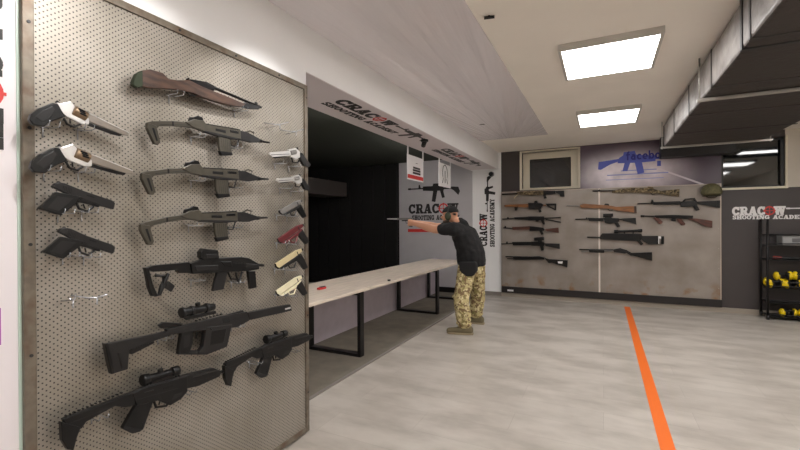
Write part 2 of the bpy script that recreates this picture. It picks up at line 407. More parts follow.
G = {
 'C': (6, ring(3, 3.5, 3.5, 2.4, .86, 50, 310) + [rc(4.6, 4.6, 5.6, 6.9), rc(4.7, .6, 5.6, 1.9)]),
 'R': (6.6, [rc(.6, 0, 2.4, 7), rc(0, 0, 3, .8), rc(0, 6.2, 2.6, 7), qd(4.4, 0, 2.9, 3.4, 1.8), rc(4.2, 0, 6.6, .8), rc(2.4, 6.2, 4, 7), rc(2.4, 3.1, 4, 3.9)] + ring(3.9, 5.05, 1.95, 1.15, .9, -90, 90, 10)),
 'A': (6.8, [qd(.5, .4, 2.7, 7, .8), qd(4.1, .4, 2.6, 7, 1.9), rc(1.3, 1.8, 4.6, 2.6), rc(0, 0, 2.2, .8), rc(3.6, 0, 6.8, .8)]),
 'W': (8.8, [qd(2.0, 0, .5, 6.6, 1.8), qd(2.4, 0, 4.2, 6.6, .8), qd(5.6, 0, 4.0, 6.6, 1.8), qd(6.2, 0, 7.7, 6.6, .8), rc(0, 6.2, 3, 7), rc(3.4, 6.2, 6.2, 7), rc(6.8, 6.2, 9, 7)]),
 'S': (5.6, ring(2.7, 5.15, 1.9, 1.0, 1.15, 20, 250, 12) + ring(2.9, 1.9, 1.95, 1.0, 1.2, -160, 80, 12) + [qd(3.6, 2.4, 1.0, 4.5, 1.2), rc(4.2, 4.8, 4.9, 7), rc(.5, 0, 1.2, 2.1)]),
 'H': (6.8, [rc(.6, 0, 2.4, 7), rc(4.4, 0, 6.2, 7), rc(2.4, 3.1, 4.4, 3.9), rc(0, 0, 3, .8), rc(0, 6.2, 3, 7), rc(3.8, 0, 6.8, .8), rc(3.8, 6.2, 6.8, 7)]),
 'O': (6, ring(3, 3.5, 3.5, 2.6, .86)),
 'T': (6, [rc(2.1, 0, 3.9, 7), rc(0, 6.1, 6, 7), rc(0, 4.8, .7, 6.2), rc(5.3, 4.8, 6, 6.2), rc(1.4, 0, 4.6, .8)]),
 'I': (3.2, [rc(.7, 0, 2.5, 7), rc(0, 0, 3.2, .8), rc(0, 6.2, 3.2, 7)]),
 'N': (7, [rc(.8, 0, 1.6, 7), qd(4.4, 0, .9, 7, 1.9), rc(5.4, .2, 6.2, 7), rc(0, 0, 2.4, .8), rc(0, 6.2, 2.4, 7), rc(4.6, 6.2, 7, 7)]),
 'G': (6.2, ring(3, 3.5, 3.5, 2.4, .86, 50, 310) + [rc(4.6, 4.6, 5.6, 6.9), rc(4.3, .4, 5.8, 3.2), rc(3.4, 2.6, 6.2, 3.3)]),
 'D': (6.2, [rc(.6, 0, 2.4, 7), rc(0, 0, 3, .8), rc(0, 6.2, 3, 7)] + ring(2.7, 3.5, 3.5, 2.6, .9, -90, 90, 14)),
 'E': (5.8, [rc(.6, 0, 2.4, 7), rc(0, 0, 5.4, .8), rc(0, 6.2, 5.4, 7), rc(2.4, 3.1, 4.2, 3.9), rc(4.8, .2, 5.6, 2.2), rc(4.8, 4.8, 5.6, 6.8), rc(3.8, 2.5, 4.4, 4.5)]),
 'M': (8.4, [rc(.8, 0, 1.6, 7), qd(3.4, 0, .9, 7, 1.8), qd(3.9, 0, 5.8, 7, .8), rc(5.8, 0, 7.6, 7), rc(0, 0, 2.4, .8), rc(0, 6.2, 2, 7), rc(5.2, 0, 8.4, .8), rc(6, 6.2, 8.4, 7)]),
 'Y': (6.6, [rc(2.4, 0, 4.2, 3.4), qd(2.4, 3, .5, 7, 1.9), qd(3.2, 3, 5.2, 7, .8), rc(0, 6.2, 2.8, 7), rc(4.2, 6.2, 6.6, 7), rc(1.7, 0, 4.9, .8)]),
 ' ': (3.5, []), '/': (1, []),
 'f': (3.6, [rc(.9, 0, 2.1, 6), rc(0, 4, 3.4, 5)] + ring(2.9, 5.6, 1.9, .8, 1.0, 90, 180, 6)),
 'a': (4.8, ring(2.2, 1.9, 1.9, .8, 1.05) + [rc(3, 0, 4.2, 3)] + ring(2.3, 3, 1.9, .9, 1, 0, 140, 8)),
 'c': (4.4, ring(2.3, 2.4, 2.4, 1.3, .95, 45, 315)),
 'e': (4.8, ring(2.3, 2.4, 2.4, 1.3, .95, 0, 310) + [rc(.8, 2, 4.4, 2.8)]),
 'b': (4.8, [rc(0, 0, 1.2, 7)] + ring(2.4, 2.4, 2.4, 1.3, .95)),
 'o': (4.9, ring(2.3, 2.4, 2.4, 1.3, .95)),
 'k': (4.8, [rc(0, 0, 1.2, 7), qd(1.2, 2.2, 3.2, 4.8, 1.3), qd(3.2, 0, 1.2, 2.9, 1.4)]),
}
BOLD = .26
def text_polys(txt, gap=.7):
    x = 0; out = []
    for ch in txt:
        w_, ps = G[ch]
        out.append([[(a + x, b) for a, b in p] for p in ps]); x += w_ + gap
    return out, x - gap
def grow(p, e):
    n = len(p); A = sum(p[i][0] * p[(i+1) % n][1] - p[(i+1) % n][0] * p[i][1] for i in range(n))
    sg = 1 if A > 0 else -1; out = []
    for i in range(n):
        a, b, c = Vector(p[i-1]), Vector(p[i]), Vector(p[(i+1) % n])
        u = (b - a).normalized(); v = (c - b).normalized()
        n1 = Vector((u.y, -u.x)) * sg; n2 = Vector((v.y, -v.x)) * sg; k = n1 + n2
        k = k / max(.5, k.dot(n1)) if k.length > 1e-6 else n1
        out.append(tuple(b + k * e))
    return out
def lettering(name, parent, txt, org, right, up, width, height, m, thick=.002, target=None, mred=None, gap=.7, bold=.26):
    """one mesh holding a printed line; «O» of index target is a red gunsight"""
    right = Vector(right).normalized(); up = Vector(up).normalized(); n = right.cross(up)
    polys, W = text_polys(txt, gap); sx = width / W; sy = height / 7
    o = MB(org); tg = MB(org); org = Vector(org)
    def P(a, b): return org + right * a * sx + up * b * sy
    x = 0
    for i, ch in enumerate(txt):
        if i == target:
            cx = sum(a for p in polys[i] for a, b in p) / sum(len(p) for p in polys[i])
            r = 3.9 * sy
            for p in ring_c(r, r * .74): tg.prism([P(cx, 3.5) + right * (a if abs(a) > 1e9 else a) + up * b for a, b in p], n * thick)
            for q, p in enumerate((rc(-r * 1.1, -r * .09, -r * .3, r * .09), rc(r * .3, -r * .09, r * 1.1, r * .09), rc(-r * .09, r * .3, r * .09, r * 1.1), rc(-r * .09, -r * 1.1, r * .09, -r * .3), rc(-r * .16, -r * .16, r * .16, r * .16))):
                tg.prism([P(cx, 3.5) + right * a + up * b for a, b in p], n * thick * (1.3 + .2 * q))
        else:
            for q, p in enumerate(polys[i]): o.prism([P(a, b) for a, b in grow(p, bold)], n * thick * (1 + .25 * (q % 5)))
    ob = o.obj(name, m, parent)
    if target is not None:
        t = tg.obj('gunsight_emblem', mred, parent); t['label'] = 'red gunsight ring standing for the letter O'
    else: tg.bm.free()
    return ob
AR = [  # rifle silhouette in a 0..100 x, muzzle right
 [(0, 7), (3, 14), (16, 15), (16, 11), (12, 9), (3, 1)],
 rc(16, 11, 30, 14),
 [(30, 9), (30, 16), (34, 18), (36, 21), (50, 21), (51, 17), (70, 17), (70, 10), (52, 9)],
 [(31, 9), (37, 9), (33, -3), (28, -2)], [(42, 9), (50, 9), (53, -8), (46, -9)],
 rc(70, 12.6, 100, 14.6), [(74, 14), (76, 20), (78, 20), (79, 14)], rc(94, 12, 99, 15.2)]
def silhouette(name, parent, org, right, up, length, m, thick=.0015, vs=1.0, polys=AR, rev=False):
    right = Vector(right).normalized(); up = Vector(up).normalized(); n = right.cross(up); o = MB(org); s = length / 100
    for q, p in enumerate(polys):
        o.prism([Vector(org) + right * (100 - a if rev else a) * s + up * b * s * vs for a, b in p], n * thick * (1 + .2 * q))
    return o.obj(name, m, parent)

# beam underside banner (printing reads towards the far wall)
zt = ZB - .0062
def soffit_print(d):
    lettering('lettering', sof, 'CRACOW', (-2.165, 3.03 + d, zt), (0, 1, 0), (1, 0, 0), 1.03, .135, M['lblack'], target=4, mred=M['lred'])
    lettering('lettering', sof, 'SHOOTING ACADEMY', (-2.295, 3.02 + d, zt), (0, 1, 0), (1, 0, 0), 1.42, .082, M['lblack'], bold=.15)
    silhouette('rifle_print', sof, (-2.20, 4.10 + d, zt), (0, 1, 0), (1, 0, 0), .93, M['lblack'], rev=True)
soffit_print(0)
soffit_print(2.68)

# silver banner on far lane wall
bn = thing('range_banner', 'silver grey banner with black rifle and lettering beyond the far end of the tables', 'banner', (-3.35, YW - .02, 1.4))
MB().box((-4.2, YW - .018, .115), (-2.47, YW - .002, at(399, 163, Y=YW).z)).obj('banner_sheet', M['poster'], bn)
yb = YW - .018
a = at(409, 213, Y=yb); b = at(458, 213, Y=yb)
lettering('lettering', bn, 'CRACOW', (a.x, yb, at(409, 213.5, Y=yb).z), (1, 0, 0), (0, 0, 1), b.x - a.x, .20, M['lblack'], target=4, mred=M['lred'])
a = at(412, 220, Y=yb)
lettering('lettering', bn, 'SHOOTING ACADEMY', (a.x, yb, a.z), (1, 0, 0), (0, 0, 1), 1.12, .10, M['lblack'])
a = at(408, 193, Y=yb)
silhouette('rifle_print', bn, (a.x, yb, a.z - .1), (1, 0, 0), (0, 0, 1), at(460, 193, Y=yb).x - a.x, M['lblack'], rev=True, vs=1.1)
a = at(408, 232, Y=yb); b = at(441, 229, Y=yb)
MB().box((a.x, yb - .0015, a.z), (b.x, yb, b.z)).obj('red_stripe', M['lred'], bn)

# vertical lettering on the white pier
pv = thing('pier_sign', 'vertical black lettering with upright rifle print on the white pier', 'sign', (-2.1, YW - .01, 1.6))
yv = YW - .0005
a = at(487, 246, Y=yv); b = at(487, 214, Y=yv)
lettering('lettering', pv, 'CRACOW', (a.x, yv, a.z), (0, 0, 1), (-1, 0, 0), b.z - a.z, .15, M['lblack'], target=4, mred=M['lred'])
a = at(494.5, 247, Y=yv); b = at(494.5, 199, Y=yv)
lettering('lettering', pv, 'SHOOTING ACADEMY', (a.x, yv, a.z), (0, 0, 1), (-1, 0, 0), b.z - a.z, .09, M['lblack'])
a = at(485.5, 212, Y=yv); b = at(485.5, 176, Y=yv)
silhouette('rifle_print', pv, (a.x + .14, yv, a.z), (0, 0, 1), (-1, 0, 0), b.z - a.z, M['lblack'], vs=1.0, rev=True)

# charcoal wall lettering
cw = thing('wall_lettering', 'white CRACOW lettering with red gunsight on the charcoal wall above the shelf', 'sign', (2.4, YW, 1.65))
a = at(732.5, 215.3, Y=yv); b = at(785, 215.3, Y=yv)
lettering('lettering', cw, 'CRACOW', (a.x, yv, a.z + .005), (1, 0, 0), (0, 0, 1), b.x - a.x, .125, M['lwhite'], target=4, mred=M['lred'], bold=.4)
a2 = at(732.5, 220, Y=yv)
lettering('lettering', cw, 'SHOOTING ACADEMY', (a2.x, yv, a2.z + .012), (1, 0, 0), (0, 0, 1), .97, .06, M['lwhite'])
silhouette('rifle_print', cw, (b.x + .01, yv, a.z - .01), (1, 0, 0), (0, 0, 1), .8, M['lwhite'], rev=True)

# left banner beside the pegboard: reads downwards
lb = thing('edge_banner', 'white banner with downward black lettering at the left of the perforated board', 'banner', (XB + .01, .3, 1.3))
xl = XB + .010
ye = at(18.4, 200, X=xl).y
MB().box((XB + .001, -.9, .02), (xl, ye - .004, 2.93)).obj('banner_sheet', M['lposter'], lb)
box('edge_strip', (XB + .001, ye - .004, .02), (xl + .004, ye + .006, 2.93), mat('pale_green_edge', (196, 214, 204), .3), lb)
a = at(4, -40, X=xl); b = at(4, 148, X=xl)
yl = at(4, 100, X=xl).y - .022
lettering('lettering', lb, 'CRACOW', (xl, yl - .10, a.z), (0, 0, -1), (0, 1, 0), a.z - b.z, .115, M['lblack'], target=4, mred=M['lred'])
a = at(2, 235, X=xl); 
silhouette('rifle_print', lb, (xl, yl - .09, at(2, 234, X=xl).z), (0, 0, -1), (0, 1, 0), .32, M['lbrown'], vs=1.0)
MB().box((xl, yl - .06, at(0, 345, X=xl).z), (xl + .0015, at(.8, 320, X=xl).y, at(0, 308, X=xl).z)).obj('magenta_line', M['lpurple'], lb)

# mural
mu = thing('mural_banner', 'purple grey printed banner with blue rifle and facebook lettering above the rifle rack', 'banner', (.67, YW - .01, 2.14))
MB().box((-.385, YW - .012, 2.135), (1.755, YW - .002, 2.945)).obj('banner_sheet', M['mural'], mu)
ym = YW - .0125
a = at(598, 168, Y=ym); b = at(671, 168, Y=ym); s_ = (b.x - a.x)
FB = [[(0, 2), (1, 14), (12, 15), (30, 17), (30, 13), (18, 9), (4, 1)], [(28, 10), (30, 18), (36, 22), (37, 27), (52, 28), (54, 22), (66, 20), (80, 19), (80, 10), (60, 9)],
      [(38, 10), (46, 10), (42, -3), (35, -3)], [(52, 10), (62, 9), (65, -7), (56, -9)], [(82, 10), (87, 10), (87, 2), (82, 2)], rc(78, 13, 100, 16)]
silhouette('rifle_print', mu, (a.x, ym, a.z - .05), (1, 0, 0), (0, 0, 1), s_, M['lblue'], polys=FB, vs=1.0)
a = at(626, 161.5, Y=ym); b = at(674, 161.5, Y=ym)
lettering('lettering', mu, 'facebook', (a.x, ym - .004, a.z + .02), (1, 0, 0), (0, 0, 1), b.x - a.x, .15, M['lnavy'], gap=.5, bold=.05)
for (px, py, L, h) in ((621, 171.5, .55, .018), (607, 176, .95, .02), (606, 180.5, .9, .012)):
    a = at(px, py, Y=ym)
    MB().box((a.x, ym - .001, a.z), (a.x + L, ym, a.z + h)).obj('small_print_line', M['lblue2'], mu)

# ------------------------------------------------------------------ ceiling lamps
def lamp(x0, x1, y0, y1, label):
    t = thing('ceiling_panel_lamp', label, 'ceiling lamp', ((x0 + x1) / 2, (y0 + y1) / 2, ZC), 'square ceiling panel lamps')
    fr = MB(t.location)
    e = .025
    for a, b in (((x0 - e, y0 - e), (x1 + e, y0)), ((x0 - e, y1), (x1 + e, y1 + e)), ((x0 - e, y0), (x0, y1)), ((x1, y0), (x1 + e, y1))):
        fr.box((a[0], a[1], ZC - .052), (b[0], b[1], ZC))
    fr.obj('lamp_frame', M['grille'], t)
    MB(t.location).box((x0, y0, ZC - .05), (x1, y1, ZC - .04)).obj('diffuser', M['peach'], t)
lamp(-.30, .39, 3.60, 4.33, 'larger bright square panel lamp on the ceiling, nearer of the two in view')
lamp(-.285, .405, 5.83, 6.57, 'smaller bright square panel lamp on the ceiling near the far wall')
HID = 'bright square panel lamp beyond the frame edge, '
lamp(-.3, .39, 1.35, 2.05, HID + 'overhead near the board')
lamp(-.3, .39, -1.0, -.3, HID + 'behind the viewer')
for i, y in enumerate((6.2, 4.3, 2.2, 0.0)):
    lamp(2.5, 3.2, y - .2, y + .5, HID + ['rearmost', 'third', 'second', 'nearest'][i] + ' lamp right of the duct')
def tube_lamp(x, y0, y1, z, label):
    t = thing('tube_lamp', label, 'lamp', (x, (y0 + y1) / 2, z), 'tube lamps')
    MB(t.location).tube([(x, y0, z), (x, y1, z)], .022, 12).obj('light_tube', mat('tube_glow', (255, 251, 246), 1, emit=TUBE), t)
    MB(t.location).box((x - .03, y0 - .03, z + .024), (x + .03, y1 + .03, z + .05)).obj('lamp_housing', M['grille'], t)
    for y in (y0 + .1, y1 - .1): MB(t.location).tube([(x, y, z + .05), (x, y, ZC - (.06 if x < XS else 0))], .004).obj('lamp_cord', M['grille'], t)
def wall_spot(p, q, label):
    t = thing('track_spot', label, 'lamp', (p[0], p[1], ZC), 'ceiling spots in front of the board'); p = Vector(p); q = Vector(q); d = (q - p).normalized()
    MB(t.location).tube([(p.x, p.y, ZC), (p.x, p.y, ZC - .02)], .04, 16).obj('spot_base', M['grille'], t)
    MB(t.location).tube([(p.x, p.y, ZC - .02), p - d * .05], .008).obj('spot_arm', M['grille'], t)
    MB(t.location).tube([p - d * .08, p, p - d * .004], [.03, .045, .038], 18).obj('spot_head', M['grille'], t)
    ld = bpy.data.lights.new('spot_light', 'SPOT'); ld.energy = SPOT; ld.spot_size = math.radians(70); ld.spot_blend = .6; ld.shadow_soft_size = .04; ld.color = (1, .98, .95)
    lo = bpy.data.objects.new('spot_light', ld); COL.objects.link(lo); lo.parent = t; lo.location = p + d * .02 - t.location; lo.rotation_euler = d.to_track_quat('-Z', 'Y').to_euler()
SPOT = 25
wall_spot((-.95, .95, 2.78), (-1.92, 1.15, 1.9), 'small ceiling spot aimed at the left half of the perforated board')
wall_spot((-.95, 1.75, 2.78), (-1.92, 1.95, 1.85), 'small ceiling spot aimed at the right half of the perforated board')
TUBE = 28
tube_lamp(-2.62, 3.0, 4.4, 2.78, 'slim tube lamp hidden behind the white beam over the nearest table')
tube_lamp(-2.62, 5.6, 7.0, 2.78, 'slim tube lamp hidden behind the white beam over the farther table')
tube_lamp(.2, -2.0, -.6, 2.45, 'added unseen fill tube behind the viewer that brightens the ceiling')  # added out of view to lift the brightness of ceiling and beam
tube_lamp(2.9, 1.0, 2.4, 2.45, 'added unseen fill tube right of the duct that brightens the ceiling')  # second added tube, unseen, gives the ceiling more fill light from the right
for (px, py, l) in ((489, 17, 'tiny dark fitting on the ceiling near the top of the picture'), (482, 124, 'tiny dark fitting on the glossy film by the far end of the beam')):
    p = at(px, py, Z=ZC - .01)
    tag(MB(p).tube([(p.x - .035, p.y, p.z), (p.x + .035, p.y + .015, p.z)], .010).tube([p, (p.x, p.y, ZC)], .006).obj('ceiling_fitting', M['bplast']), l, 'fitting')

# ------------------------------------------------------------------ duct
du = thing('ventilation_duct', 'long dark foil wrapped rectangular air duct hung under the ceiling at the right', 'duct', (1.4, 3.5, 2.62))
DX0, DX1, DY0, DY1, DZ0, DZ1 = .80, 1.95, -1.8, 7.08, 2.60, 2.93
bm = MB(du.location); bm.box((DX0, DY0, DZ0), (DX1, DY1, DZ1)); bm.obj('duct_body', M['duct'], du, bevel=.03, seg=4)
for y in [.2 + .98 * i for i in range(8)]:
    e = .006
    s_ = MB(du.location)
    s_.box((DX0 - e, y, DZ0 - e), (DX1 + e, y + .03, DZ0 + .002)).box((DX0 - e, y, DZ0), (DX0 + .002, y + .03, DZ1 - .02))
    s_.obj('duct_seam', mat('duct_tape', (58, 54, 52), .5, .2), du, bevel=.004)
zm = mat('galvanised_strap', (176, 172, 166), .35, .6)
for i, y in enumerate((1.6, at(702, 100, Z=DZ0 - .02).y, 7.0)):
    h = thing('duct_hanger', ['near', 'middle', 'farthest'][i] + ' galvanised rail and threaded rod holding up the dark duct', 'hanger', (1.4, y, DZ0 - .02), 'duct hangers')
    MB(h.location).box((DX0 - .05, y - .018, DZ0 - .036), (DX1 + .05, y + .018, DZ0 - .008)).obj('support_rail', zm, h, bevel=.005)
    for x in (DX0 - .03, DX1 + .03): MB(h.location).tube([(x, y, DZ0 - .045), (x, y, ZC)], .007).obj('threaded_rod', zm, h)
# narrower pipe beside the duct at the far right
tag(MB((2.6, 6.6, 2.88)).tube([(1.96, 6.8, 2.80), (3.4, 6.8, 2.80), (4.3, 6.8, 2.80)], .035).obj('ceiling_pipe', M['bplast']), 'thin dark pipe running right from the far end of the duct', 'pipe')
# curved cable loop on the near duct side
p = [(DX0 - .012, 3.15, 2.93), (DX0 - .02, 3.2, 2.8), (DX0 - .015, 3.3, 2.66), (DX0 + .1, 3.35, 2.585), (DX0 + .6, 3.3, 2.58), (DX1, 3.25, 2.585)]
MB(du.location).box((DX0 - .008, 3.30, DZ0 - .008), (DX1 + .008, 3.34, DZ0 + .004)).box((DX0 - .008, 3.30, DZ0 - .004), (DX0 + .004, 3.34, DZ1)).obj('clamp_band', M['bplast'], du, bevel=.004)
pz = at(661, 157.5, Y=8.2)
tag(box('duct_plenum', (pz.x, 8.2, pz.z), (1.90, YW - .024, ZC), M['bplast'], None, .01), 'black boxed duct outlet against the far wall behind the end of the long duct', 'duct')

# ------------------------------------------------------------------ rifle rack on far wall
YRK = 8.405
rk = thing('rifle_rack', 'large steel sheet rack covering the charcoal far wall', 'rack', (0, YRK, .1))
MB(rk.location).box((-1.862, YRK, .215), (-.075, YW - .001, 2.125)).obj('steel_sheet', M['rack'], rk, bevel=.004)
MB(rk.location).box((-.045, YRK, .215), (1.735, YW - .001, 2.125)).obj('steel_sheet', M['rack'], rk, bevel=.004)
MB(rk.location).box((-.075, YRK - .004, .215), (-.045, YW - .001, 2.125)).obj('joint_strip', mat('pale_strip', (226, 214, 206), .4), rk)
MB(rk.location).box((-1.862, YRK, .088), (1.76, YW - .001, .213)).obj('base_board', mat('dark_base', (34, 28, 28), .5), rk, bevel=.004)
fr = MB(rk.location); fr.box((1.735, YRK - .006, .215), (1.75, YW - .001, 2.125)); fr.box((-1.862, YRK - .006, 2.125), (1.75, YW - .001, 2.135)); fr.obj('edge_profile', mat('rack_edge', (190, 176, 164), .4, .4), rk)
for i in range(6):
    z = .4 + i * .33
    MB(rk.location).tube([(1.715, YRK - .004, z), (1.715, YRK, z)], .006).obj('screw', zm, rk)
MB(rk.location).box((-1.74, YRK - .004, .12), (-1.62, YRK + .001, .155)).obj('rack_label', M['lwhite'], rk)

# ------------------------------------------------------------------ generic profile builder
class Gun:
    """parts traced as side profiles on an upright plane, each given its real thickness"""
    def __init__(s, name, label, cat, group, axis, plane, zoom, centre):
        s.ax = axis; s.pl = plane; s.zx, s.zy, s.zs = zoom
        c = s.P(*centre); s.root = thing(name, label, cat, c, group); s.parts = {}
        s.n = Vector((1, 0, 0)) if axis == 'X' else Vector((0, -1, 0))
    def P(s, a, b, off=0):
        px = s.zx + a / s.zs; py = s.zy + b / s.zs
        p = at(px, py, X=s.pl) if s.ax == 'X' else at(px, py, Y=s.pl)
        return p + (s.n * off if off else Vector())
    def mb(s, part, m):
        if part not in s.parts: s.parts[part] = (MB(s.root.location), m)
        return s.parts[part][0]
    def poly(s, part, m, pts, ht=.015, off=0):
        if s.ax == 'X': ht *= .62
        s.mb(part, m).prism([s.P(a, b, off - ht) for a, b in pts], s.n * 2 * ht); return s
    def tube(s, part, m, a, b, r, r2=None, off=0):
        s.mb(part, m).tube([s.P(*a, off), s.P(*b, off)], [r, r2 or r], 14); return s
    def stroke(s, part, m, pts, r=.004, off=0):
        s.mb(part, m).tube([s.P(a, b, off) for a, b in pts], r, 8); return s
    def done(s, bevel=.003):
        out = []
        for k, (mb, m) in s.parts.items(): out.append(mb.obj(k.split('#')[0], m, s.root, bevel=bevel))
        s.root['_a'] = 0; del s.root['_a']
        return s.root
def kids(o): return [c for c in bpy.data.objects if c.parent == o]
def copy_thing(src, label, A0, B0, A1, B1, axis, plane):
    """copy of a gun moved, turned and scaled in its plane so the two points A0,B0 fall on A1,B1"""
    f = (lambda q: at(*q, X=plane)) if axis == 'X' else (lambda q: at(*q, Y=plane))
    a0, b0, a1, b1 = map(f, (A0, B0, A1, B1))
    d0 = b0 - a0; d1 = b1 - a1
    sc = d1.length / d0.length
    rot = d0.rotation_difference(d1).to_matrix()
    r = src.copy(); COL.objects.link(r); r['label'] = label
    r.rotation_euler = rot.to_euler(); r.scale = (1, sc, sc) if axis == 'X' else (sc, 1, sc)
    r.location = a1 + rot @ ((src.location - a0) * sc)
    r.location.x = src.location.x if axis == 'X' else r.location.x
    for c in kids(src):
        d = c.copy(); COL.objects.link(d); d.parent = r
    return r

# ------------------------------------------------------------------ perforated board on the left
XP = -1.90; GP = -1.835
Y0, Y1 = .727, 2.338; Z0, Z1 = .02, 2.49
pb = thing('perforated_board', 'large perforated steel wall board in a worn flat frame hung with pistols and carbines', 'board', (XP, (Y0 + Y1) / 2, Z0))
MB().box((XB + .002, Y0 + .03, Z0 + .03), (XP, Y1 - .03, Z1 - .03)).obj('perforated_sheet', M['peg'], pb, bevel=0).location = (0, 0, 0)
bpy.context.view_layer.update()
for o in kids(pb): o.location = -pb.location
f = MB(pb.location)
f.box((XB + .002, Y0, Z0), (XP + .01, Y0 + .037, Z1)); f.obj('frame_bar', M['frame'], pb, bevel=.003)
MB(pb.location).box((XB + .002, Y1 - .034, Z0), (XP + .01, Y1, Z1)).obj('frame_bar', M['frame'], pb, bevel=.003)
MB(pb.location).box((XB + .002, Y0 + .037, Z1 - .035), (XP + .009, Y1 - .034, Z1)).obj('frame_bar', M['frame'], pb, bevel=.003)
MB(pb.location).box((XB + .002, Y0 + .037, Z0), (XP + .009, Y1 - .034, Z0 + .035)).obj('frame_bar', M['frame'], pb, bevel=.003)
for y, z in [(Y0 + .02, z) for z in (.25, .62, 1.02, 1.43, 1.86, 2.25)] + [(Y1 - .015, z) for z in (.3, .85, 1.4, 1.95, 2.4)] + [(y, Z1 - .018) for y in (1.0, 1.35, 1.7, 2.05)]:
    MB(pb.location).tube([(XP + .008, y, z), (XP + .013, y, z)], .006).obj('screw', M['bplast'], pb)

HOOKN = 0
def hook(px, py, label, tip=.05, wide=.016):
    """double wire peg hook; (px,py) is where the prong tips end on the gun plane"""
    p = at(px, py, X=GP); t = MB((XP, p.y, p.z))
    x1 = GP + .022
    for s in (-1, 1):
        y = p.y + s * wide
        t.tube([(XP - .003, y, p.z - .004), (XP + .03, y, p.z - .008), (x1, y, p.z - .010), (x1 + .006, y, p.z - .004), (x1 + .007, y, p.z + .008)], .0022, 8)
    t.tube([(XP + .004, p.y - wide, p.z - .005), (XP + .004, p.y + wide, p.z - .005)], .0028, 8)
    t.tube([(XP + .004, p.y, p.z - .005), (XP + .004, p.y, p.z - .045)], .0028, 8)
    o = t.obj('peg_hook', M['chrome']); tag(o, label, 'hook', 'wire hooks on the perforated board'); return o
def hooks(gunlabel, *pts):
    names = ['left', 'right'] if len(pts) == 2 else ['only']
    for n_, q in zip(names, pts): hook(*q, 'bright wire peg hook under the %s end of the %s' % (n_, gunlabel))

# revolvers, muzzle right
ZA = (0, 50, 5)
g = Gun('revolver', 'long silver revolver with black grip, topmost in the left column of the board', 'revolver', 'revolvers with muzzle to the right', 'X', GP, ZA, (300, 300))
g.poly('grip', M['gun2'], [(140,350),(150,322),(190,292),(258,265),(285,272),(300,300),(322,335),(275,350),(240,365),(215,385),(160,376)], .017)
g.poly('frame', M['silver'], [(280,262),(300,268),(350,256),(372,285),(442,345),(442,374),(400,370),(330,335),(300,310)], .012)
g.tube('cylinder', M['bronze'], (362,300), (430,335), .021)
g.poly('barrel', M['bsteel'], [(372,282),(400,290),(640,415),(642,430),(600,422),(440,358)], .010)
g.poly('barrel_lug', M['gun'], [(430,358),(500,385),(610,422),(600,432),(560,422),(440,378)], .010)
g.poly('barrel_rib', M['silver'], [(372,280),(640,412),(640,417),(374,288)], .0125)
g.poly('grip_panel', M['gun3'], [(165,335),(200,305),(255,280),(275,300),(245,345),(205,365)], .0185)
for i in range(3): g.tube('cylinder_flute', M['gun'], (378 + 4*i,296 + 11*i), (412 + 4*i,312 + 11*i), .0035, off=.020)
g.poly('front_sight', M['gun'], [(600,398),(625,410),(622,400)], .003)
g.stroke('trigger_guard', M['gun'], [(318,338),(335,370),(370,385),(405,370)], .0045)
g.stroke('trigger', M['gun'], [(350,345),(352,368)], .003)
g.poly('hammer', M['gun'], [(275,262),(285,250),(300,262),(296,272)], .004)
rev1 = g.done()
rev2 = copy_thing(rev1, 'long silver revolver with black grip, second from top in the left column', (28, 120), (128, 135.5), (29, 167.5), (132, 173.5), 'X', GP)
hooks('topmost long silver revolver', (51, 124), (86, 127)); hooks('second long silver revolver', (52, 168), (86.5, 170))
ZCc = (0, 200, 5)
g = Gun('pistol', 'black polymer pistol, lowest gun in the left column of the board', 'pistol', 'black polymer pistols', 'X', GP, ZCc, (350, 210))
g.poly('grip', M['gun2'], [(300,182),(420,205),(385,240),(312,294),(205,260),(235,238)], .016)
g.poly('slide', M['gun3'], [(283,158),(300,142),(322,137),(348,142),(430,178),(560,224),(573,238),(562,268),(500,250),(430,222),(345,190)], .014)
g.poly('frame', M['gun2'], [(300,182),(345,190),(430,220),(500,248),(495,258),(430,238),(400,232)], .012)
g.stroke('trigger_guard', M['gun2'], [(392,232),(402,262),(440,276),(472,252)], .005)
g.stroke('trigger', M['gun'], [(425,240),(430,262)], .003)
for i in range(6): g.poly('serration', M['gun'], [(338+7*i,150+3*i),(341+7*i,151+3*i),(334+7*i,176+3*i),(331+7*i,175+3*i)], .0148)
g.poly('ejection_port', M['gun'], [(440,192),(482,206),(478,216),(436,202)], .0148)
g.poly('grip_texture', M['gun3'], [(300,200),(380,212),(352,238),(300,276),(240,258)], .0165)
g.poly('rear_sight', M['gun'], [(310,137),(318,131),(328,134),(328,139)], .008)
g.poly('front_sight', M['gun'], [(535,213),(541,211),(546,218)], .003)
g2 = g.done()
copy_thing(g2, 'black polymer pistol, upper of the two black pistols in the left column of the board', (41, 251.6), (114.4, 248), (37, 208.2), (114.2, 203.6), 'X', GP)
hooks('upper black polymer pistol', (66, 211), (90, 210)); hooks('lower black polymer pistol', (71, 254), (92, 255))

